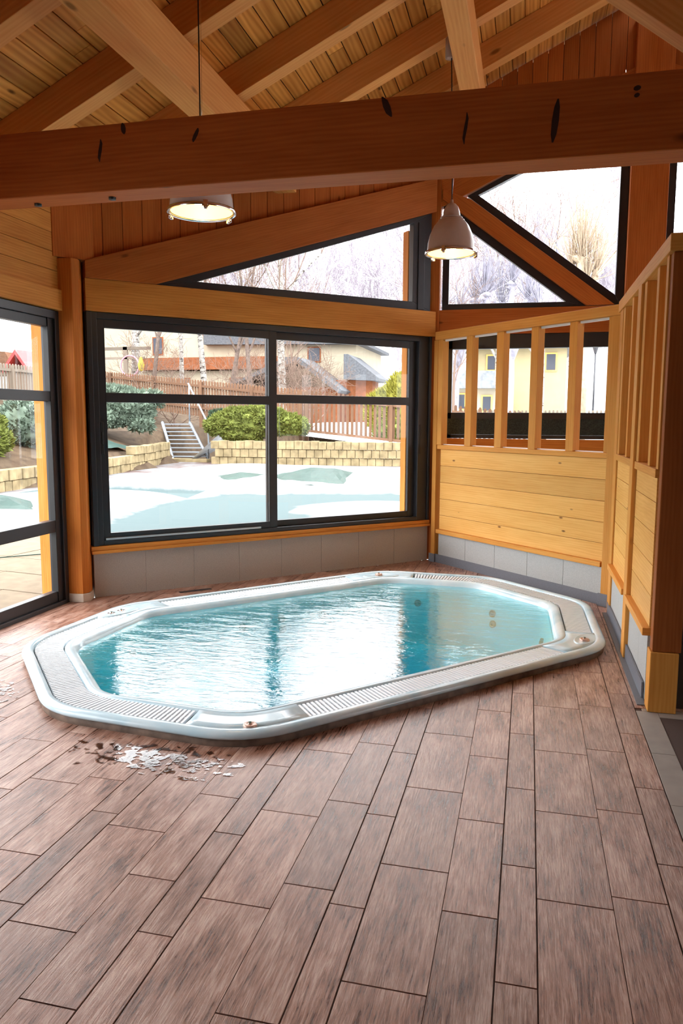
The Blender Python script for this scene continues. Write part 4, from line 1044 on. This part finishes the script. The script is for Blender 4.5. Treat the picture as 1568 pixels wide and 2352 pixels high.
# bushes
def bush(name,blobs,mat,n,ln,label,cat='bush',up_=.25,wid=.012,stem=True):
    root=empty(name,(blobs[0][0],blobs[0][1],blobs[0][2]-blobs[0][5]),label,cat)
    rnd=random.Random(hash(label)%1000 if False else len(label)*7+n)
    b=MB()
    for (x,y,z,rx,ry,rz_) in blobs:
        tmp=bmesh.new(); bmesh.ops.create_icosphere(tmp,subdivisions=3,radius=1)
        mp={}
        for v in tmp.verts:
            q=v.co*(1+.22*noise.noise(v.co*2.3+Vector((x,y,z)))+.1*noise.noise(v.co*7)); mp[v]=b.bm.verts.new((x+q.x*rx*.82,y+q.y*ry*.82,z+q.z*rz_*.82))
        for f in tmp.faces: b._face([mp[v] for v in f.verts],[(0,0)]*3,.5,0,True)
        tmp.free()
    tot=sum(q[3]*q[5] for q in blobs)
    for (x,y,z,rx,ry,rz_) in blobs:
        for _ in range(int(n*rx*rz_/tot)):
            th=rnd.uniform(0,2*math.pi); cz=rnd.uniform(-.75,1); sr=math.sqrt(1-cz*cz)
            nrm=Vector((sr*math.cos(th),sr*math.sin(th),cz)); k_=1+.22*noise.noise(nrm*2.3+Vector((x,y,z)))
            p=Vector((x+nrm.x*rx*.80*k_,y+nrm.y*ry*.80*k_,z+nrm.z*rz_*.80*k_))
            for q in range(3):
                d=(nrm+Vector((rnd.gauss(0,.5),rnd.gauss(0,.5),rnd.gauss(0,.4)+up_))).normalized(); l=ln*rnd.uniform(.5,1.2)
                s_=d.cross(Vector((rnd.gauss(0,1),rnd.gauss(0,1),rnd.gauss(0,1)))).normalized()*wid*rnd.uniform(.7,1.8)
                vs=[b.bm.verts.new(v) for v in (p-s_,p+s_,p+d*l*.6+s_*1.3,p+d*l,p+d*l*.6-s_*1.3)]; b._face(vs,[(0,0)]*5,.5)
    b.build('foliage',mat,root,recalc=False)
    if stem:
        b=MB(); x,y,z,rx,ry,rz_=blobs[0]
        for _ in range(14):
            a=rnd.uniform(0,6.3); b.tube([(x+.1*math.cos(a),y+.1*math.sin(a),z-rz_),(x+rx*.6*math.cos(a),y+ry*.6*math.sin(a),z-rz_*.5),(x+rx*.85*math.cos(a),y+ry*.85*math.sin(a),z)],[.03,.02,.008],5)
        b.build('branches','bark',root)
bush('juniper_bush',[(-9.1,24.6,1.32,1.7,.9,.62),(-8.0,24.5,1.25,.9,.8,.42),(-10.1,24.7,1.2,.9,.7,.5),(-9.4,24.3,.95,.9,.6,.4),(-8.5,24.3,1.5,.7,.5,.35),(-7.6,24.3,1.15,.55,.5,.3)],'juniper',5200,.16,'bright green spreading juniper hanging over the straight stone wall')
bush('juniper_bush',[(-13.4,22.6,2.0,1.4,1.2,.55),(-12.35,22.2,1.75,.8,.8,.6),(-14.4,22.4,1.7,1.0,1.0,.7),(-12.0,22.6,2.05,.6,.6,.3),(-12.9,21.8,1.45,.7,.6,.4),(-11.9,21.9,1.25,.45,.4,.3)],'juniperblue',4600,.17,'large blue-green juniper left of the outdoor stairs')
bush('juniper_bush',[(-11.3,26.9,1.35,.6,.5,.5),(-10.8,26.2,1.15,.5,.5,.5)],'darkbush',1500,.12,'small dark bush between the outdoor stairs and the bright green juniper')
bush('juniper_bush',[(-11.9,14.1,1.05,1.1,1.0,.75),(-11.5,12.9,.95,.8,.8,.6)],'juniper',3200,.14,'green juniper on the bank seen through the glass door')
bush('juniper_bush',[(-12.2,16.9,1.2,1.1,1.3,.85),(-13.4,15.3,1.5,1.0,1.2,.7)],'juniperblue',3000,.14,'grey-green juniper behind the green one, seen through the glass door')
bush('bamboo_clump',[(-4.9,30.0,2.0,1.1,.7,1.25),(-5.8,30.2,1.7,.7,.6,.95)],'bamboo',2200,.3,'tall yellow-green bamboo clump behind the brown fence','bamboo',up_=.8)
bush('hedge_plants',[(-4.2,27.5,.9,1.6,.4,.5)],'juniper',500,.3,'low green plants behind the fence at the right of the wide window','plant',up_=1.2,stem=False)
b=grid(rng(-13.4,-11.5,.2),rng(16.5,20.6,.2),lambda x,y:height(x,y)+.10+.05*noise.noise(Vector((x*2,y*2,1)))); b.build('slope_netting','tarp',label='green netting lying on the bank below the blue-green juniper',cat='netting')
# trees
def tree(name,x,y,z,h,r,label,mat='bark',tm='twig',spread=.5,depth=5,seed=1,trunkh=.45,nb=3,twr=.012,lean=0,up_=.35,cat='tree',low=2):
    root=empty(name,(x,y,z),label,cat); rnd=random.Random(seed)
    tb=MB(); wb=MB()
    def grow(p,d,l,rad,lev):
        n=3; pts=[p]; rs=[rad]; q=p.copy(); dd=d.copy()
        for i in range(n):
            dd=(dd+Vector((rnd.gauss(0,.12),rnd.gauss(0,.12),rnd.gauss(0,.06)+.05*up_))).normalized(); q=q+dd*l/n; pts.append(q.copy()); rs.append(max(twr*.5,rad*(1-.4*(i+1)/n)))
        (tb if lev<=1 else wb).tube(pts,rs,7 if lev<=1 else (4 if lev<4 else 3),caps=False)
        if lev>=depth: return
        for k_ in range(nb+(1 if lev>1 else 0)):
            i=rnd.choice((1,2,3,3)); a=rnd.uniform(0,6.28); e=rnd.uniform(.5,1.1)*spread
            perp=dd.cross(Vector((math.cos(a),math.sin(a),.3))).normalized()
            nd=(dd*math.cos(e)+perp*math.sin(e)+Vector((0,0,up_*.35))).normalized()
            grow(pts[i],nd,l*rnd.uniform(.55,.85),max(twr*.5,rs[i]*.58),lev+1)
    base=Vector((x,y,z)); 
    # trunk
    tp=[base]; dd=Vector((lean,0,1)).normalized(); rr=[r]
    for i in range(5):
        dd=(dd+Vector((rnd.gauss(0,.04),rnd.gauss(0,.04),0))).normalized(); tp.append(tp[-1]+dd*h*trunkh/2.5); rr.append(r*(1-.13*(i+1)))
    tb.tube(tp,rr,9,caps=False)
    for i in range(low,6):
        for _ in range(2):
            a=rnd.uniform(0,6.28); e=rnd.uniform(.6,1.1)
            nd=Vector((math.cos(a)*math.sin(e)*spread*1.6,math.sin(a)*math.sin(e)*spread*1.6,math.cos(e)+up_)).normalized()
            grow(tp[i],nd,h*.28,rr[i]*.5,1)
    tb.build('trunk',mat,root,recalc=False)
    wb.build('twigs',tm,root,recalc=False)
    return root
tree('birch_tree',-17.6,32,1.9,9,.24,'thick mottled birch trunk at the left of the wide window','birch',seed=3,depth=4,spread=.7)
tree('birch_tree',-15.3,32,1.8,9,.12,'slim white birch in front of the left end of the rust-red fascia','birch',seed=4,depth=4)
tree('birch_tree',-14.3,32.4,1.8,9,.16,'white birch with dark patches, second from the left mullion side','birch',seed=5,depth=4)
tree('birch_tree',-10.2,31,1.5,9,.19,'white birch just right of the central window mullion','birch',seed=6,depth=4,spread=.7)
tree('bare_tree',-16.3,31.2,2.0,8,.11,'dark slender bare tree beside the small cottage window','bark',seed=8,depth=4)
tree('bare_tree',-12.6,31.0,1.7,7,.12,'leaning bare tree in front of the rust-red fascia','bark',seed=9,depth=4,lean=.15)
tree('bare_tree',-11.4,30.5,1.6,7,.12,'tangled bare tree left of the window mullion','bark',seed=10,depth=4,spread=.8)
tree('bare_tree',-9.2,29.5,1.2,5.5,.06,'bushy bare shrub-like tree before the slate roof','twig',seed=12,depth=4,spread=.9,trunkh=.3)
tree('birch_tree',-1.3,33,1,8,.16,'birch trunk seen between the middle slats of the partition','birch',seed=13,depth=4,spread=.6)
tree('birch_tree',.35,33.5,1,8,.17,'birch trunk seen between the right slats of the partition','birch',seed=14,depth=4,spread=.6)
tree('bare_tree',-2.9,30,1,6,.07,'fine bare tree seen between the left slats of the partition','twig',seed=15,depth=4,spread=.8,trunkh=.3)
tree('birch_tree',-24.2,27,2.3,8,.2,'pale birch trunk seen through the upper pane of the glass door','birch',seed=16,depth=5,spread=.8)
tree('bare_tree',-21.8,27.5,2.3,7,.14,'bare tree beside the playhouse seen through the glass door','bark',seed=17,depth=4,spread=.8)
for q_,(x_,y_,h_,l_) in enumerate([(-14.9,30.4,4.2,'leafless shrub tangled behind the fence, below the cottage window'),(-12.0,30.6,4.6,'leafless shrub of arching twigs behind the fence, left of the window mullion'),(-9.9,28.6,4.2,'leafless shrub of fine twigs behind the fence, just right of the window mullion'),(-8.3,28.4,4.4,'leafless shrub with drooping twigs before the slate lean-to roof'),(-17.2,31.4,5,'leafless shrub behind the swing frame'),(-22.8,26.2,5,'leafless shrub beside the birch seen through the glass door')]):
    tree('bare_shrub',x_,y_,height(x_,y_)-.1,h_,.05,l_,'twig',seed=50+q_,depth=4,spread=.9,trunkh=.12,nb=3,low=0,twr=.011,cat='shrub')
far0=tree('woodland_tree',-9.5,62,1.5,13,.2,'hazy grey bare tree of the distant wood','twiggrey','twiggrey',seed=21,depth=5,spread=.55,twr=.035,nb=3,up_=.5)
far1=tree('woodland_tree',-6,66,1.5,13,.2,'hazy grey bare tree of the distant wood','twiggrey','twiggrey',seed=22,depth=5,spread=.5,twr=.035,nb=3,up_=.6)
rnd=random.Random(5)
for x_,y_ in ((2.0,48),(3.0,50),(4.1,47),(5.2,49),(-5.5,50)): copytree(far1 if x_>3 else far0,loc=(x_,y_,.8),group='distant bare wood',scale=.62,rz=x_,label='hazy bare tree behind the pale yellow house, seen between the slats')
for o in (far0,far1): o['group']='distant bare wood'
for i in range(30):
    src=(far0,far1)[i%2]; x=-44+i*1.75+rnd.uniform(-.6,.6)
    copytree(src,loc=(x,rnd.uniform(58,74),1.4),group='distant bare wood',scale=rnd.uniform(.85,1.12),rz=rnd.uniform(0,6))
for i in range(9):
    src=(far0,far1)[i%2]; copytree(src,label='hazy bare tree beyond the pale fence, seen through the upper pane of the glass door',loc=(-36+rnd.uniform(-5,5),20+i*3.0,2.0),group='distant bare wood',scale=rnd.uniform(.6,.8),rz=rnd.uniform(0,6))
# pollarded trees seen through the gable windows
def pollard(x,y,z,hh_,r,seed,label,heads,mat='bark',tl=2.0):
    root=empty('pollarded_tree',(x,y,z),label,'tree'); rnd=random.Random(seed); tb=MB(); wb=MB()
    tb.tube([(x,y,z),(x+.05,y,z+hh_*.5),(x,y,z+hh_*.95)],[r,r*.85,r*.8],10)
    for (dx,dz,s_) in heads:
        c=Vector((x+dx,y+rnd.uniform(-.3,.3),z+hh_+dz)); m_=Vector((x+dx*.5,y,z+hh_*.85+dz*.3))
        tb.tube([(x,y,z+hh_*.6),m_,c],[r*.8,r*.5,r*.42],8)
        for _ in range(7):
            p=c+Vector((rnd.gauss(0,.13),rnd.gauss(0,.13),rnd.gauss(0,.11)))*s_; tb.tube([c,p],[.12*s_,.09*s_],6)
        for _ in range(int(75*s_)):
            a=rnd.uniform(0,6.28); e=abs(rnd.gauss(0,.55)); d=Vector((math.cos(a)*math.sin(e),math.sin(a)*math.sin(e),math.cos(e))); l=tl*s_*rnd.uniform(.5,1.1); p=c+d*.15
            m2=p+d*l*.5+Vector((0,0,.05*l)); wb.tube([p,m2,p+d*l*.9+Vector((0,0,.22*l))],[.014,.010,.006],3,caps=False)
    tb.build('trunk',mat,root,recalc=False); wb.build('shoots','twig' if mat=='bark' else mat,root,recalc=False)
M['bark2']=plain('pale_tan_bark',(.36,.28,.20),spec=.06,rough=.9,noisy=.3,nscale=6)
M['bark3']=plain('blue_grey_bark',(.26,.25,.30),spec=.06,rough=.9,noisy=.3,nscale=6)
pollard(1.45,25,.5,5.0,.26,31,'tan pollarded tree with a broom of shoots in the pointed gable window',[(-.1,.75,1.1),(.35,.35,.8),(-.35,.55,.7),(.1,.1,.8)],'bark2',1.9)
pollard(-.9,30,.6,5.0,.28,32,'gnarled pollard in the lower right of the small triangular window',[(-.9,.5,.9),(.1,.9,.9),(.7,.3,.8),(1.1,.1,.7),(-.3,.2,.8)],'bark3',1.9)
pollard(-3.0,31,.6,4.6,.22,33,'blue-grey knobbly pollard at the lower left of the small triangular window',[(-.5,.7,.6),(.2,.35,.6),(.75,.9,.9),(1.2,1.1,.8)],'bark3',1.6)
pollard(-.1,42,.6,8.2,.25,34,'tall faint shoots behind the diagonal brace',[(-.8,.6,1),(.2,.9,1),(1.2,.2,1)],'bark3',3.4)
# houses
def win(b,x0,x1,y,z0,z1,root,fr='rust'):
    f=MB(); f.box((x0-.08,y-.05,z0-.08),(x1+.08,y+.02,z1+.08)); fo=f.build('window',fr,root); g=MB(); g.box((x0,y-.07,z0),(x1,y-.04,z1)); g.build('pane','dglass',fo)
H=empty('house',(-18,46,1.5),'large cream house behind the birches with rust-red fascia and grey roofs','house')
b=MB(); b.box((-30,46,1),(-10.4,54,6.1)); b.box((-30,46.5,6),(-19.5,54,10)); b.build('wall','cream',H)
b=MB(); b.prism([(-20.2,6.1),(-9.9,5.95),(-9.9,6.15),(-20.2,6.9)],45.5,54.5); b.build('roof','slate',H)
b=MB(); b.box((-24,44.2,4.45),(-14.6,46,5.2)); b.build('fascia','rust',H,label='rust-red fascia')
b=MB(); b.box((-24,44.6,1),(-14.8,46,4.4)); b.build('annex_wall','cream',H)
b=MB(); b.prism([(-17.6,3.2),(-13.6,4.95),(-12.9,4.95),(-10.3,3.05),(-10.5,2.9),(-13,4.7)],42.0,45.5); b.build('lean_to_roof','slate',H,label='grey slate roof with snow guards')
b=MB(); b.box((-16.0,43,1),(-10.8,45,3.3)); b.build('lean_to_wall','rust',H)
b=MB(); b.prism([(-10.6,5.2),(-10.35,5.2),(-8.5,3.8),(-8.5,3.65),(-10.6,3.75)],43.6,47); b.build('side_roof','slate',H)
b=MB(); b.box((-11.2,44.2,1),(-9.0,46,3.75)); b.build('garage_wall','rust',H,label='orange timber cladding')
for (x0,x1,z0,z1,y) in ((-23.9,-23.3,5.6,6.6,46),(-20.6,-19.9,6.8,7.7,46),(-17.3,-16.6,6.3,7.3,46),(-13.4,-12.7,5.0,5.8,46),(-18.0,-17.0,3.2,3.9,44.6),(-21.5,-20.8,3.1,3.9,44.6),(-15.9,-15.3,3.2,4.0,44.6)): win(b,x0,x1,y,z0,z1,H)
H=empty('house',(-1,40,1),'pale yellow house with orange window frame seen between the slats','house')
b=MB(); b.box((-3.3,41,.8),(1.75,48,5.15)); b.build('wall','yellowwall',H)
b=MB(); b.box((-3.6,40.4,5.15),(2.1,48,5.3)); b.build('roof','slate',H)
b=MB(); b.prism([(-5.5,3.0),(-4.6,3.85),(-1.6,3.85),(-1.0,3.0)],38.5,41); b.build('porch_roof','paleroof',H,label='pale metal porch roof')
b=MB(); b.box((-5.2,39,.8),(-1.2,41,3.0)); b.build('porch_wall','cream',H)
for (x0,x1,z0,z1,y) in ((-2.22,-1.83,4.05,4.75,41),(.75,1.2,4.0,4.8,41),(-3.6,-3.2,2.0,2.7,39),(-2.3,-1.9,1.9,2.6,39)): win(b,x0,x1,y,z0,z1,H,'pine')
M['hazewood']=noisemix('bare_undergrowth',(.30,.24,.19),(.44,.38,.33),.8,.3,.7,zsc=.3)
b=MB(); b.tube([(2.75,36,.6),(2.75,36,4.4)],[.05,.035],8); b.lathe([(.05,4.4),(.16,4.75),(.19,4.8),(.03,4.95),(0,5.05)],(2.75,36,0),10); b.build('street_lamp','alu',label='dark street lamp post seen between the two rightmost slats',cat='lamp post')
fence('picket_fence',(-5,34),(6,34),.75,.75,1.1,.16,'fencepale','low pale fence in front of the yellow house, seen between the slats')
# playground
P=empty('swing_set',(-17.7,29.9,2.2),'wooden swing frame with pink ring and yellow seat behind the fence','swing')
b=MB(); b.box((-17.62,31.0,2.2),(-17.42,31.1,4.6)); b.box((-19.3,31.0,4.45),(-16.3,31.1,4.58)); b.box((-19.2,31.0,4.05),(-16.6,31.08,4.14)); b.build('frame','fencepale',P)
b=MB(); b.tube([(-17.3+.45*math.cos(a),31,3.75+.45*math.sin(a)) for a in [i*math.pi/10 for i in range(21)]],.035,6); b.build('ring','pink',P,label='pink ring')
b=MB(); b.lathe([(0,3.5),(.1,3.55),(.14,3.8),(.06,4.1),(0,4.15)],(-16.75,31,0),10); b.build('seat','yellow',P,label='yellow seat')
P=empty('playhouse',(-21.6,28.6,2.2),'small playhouse with red edged gable roof behind the pale fence','playhouse')
b=MB(); b.box((-22.0,29,2.0),(-21.1,30,3.5)); b.build('wall','fencewood',P)
b=MB(); b.prism([(-22.3,3.35),(-21.5,4.35),(-20.75,3.35),(-20.9,3.35),(-21.5,4.15),(-22.15,3.35)],28.8,30.2); b.build('roof','red',P,label='red roof edge')
b=MB(); b.prism([(-24.3,3.3),(-23.6,4.4),(-22.3,4.3),(-21.7,3.3)],29.2,30.4); b.build('canopy','fencewood',P)
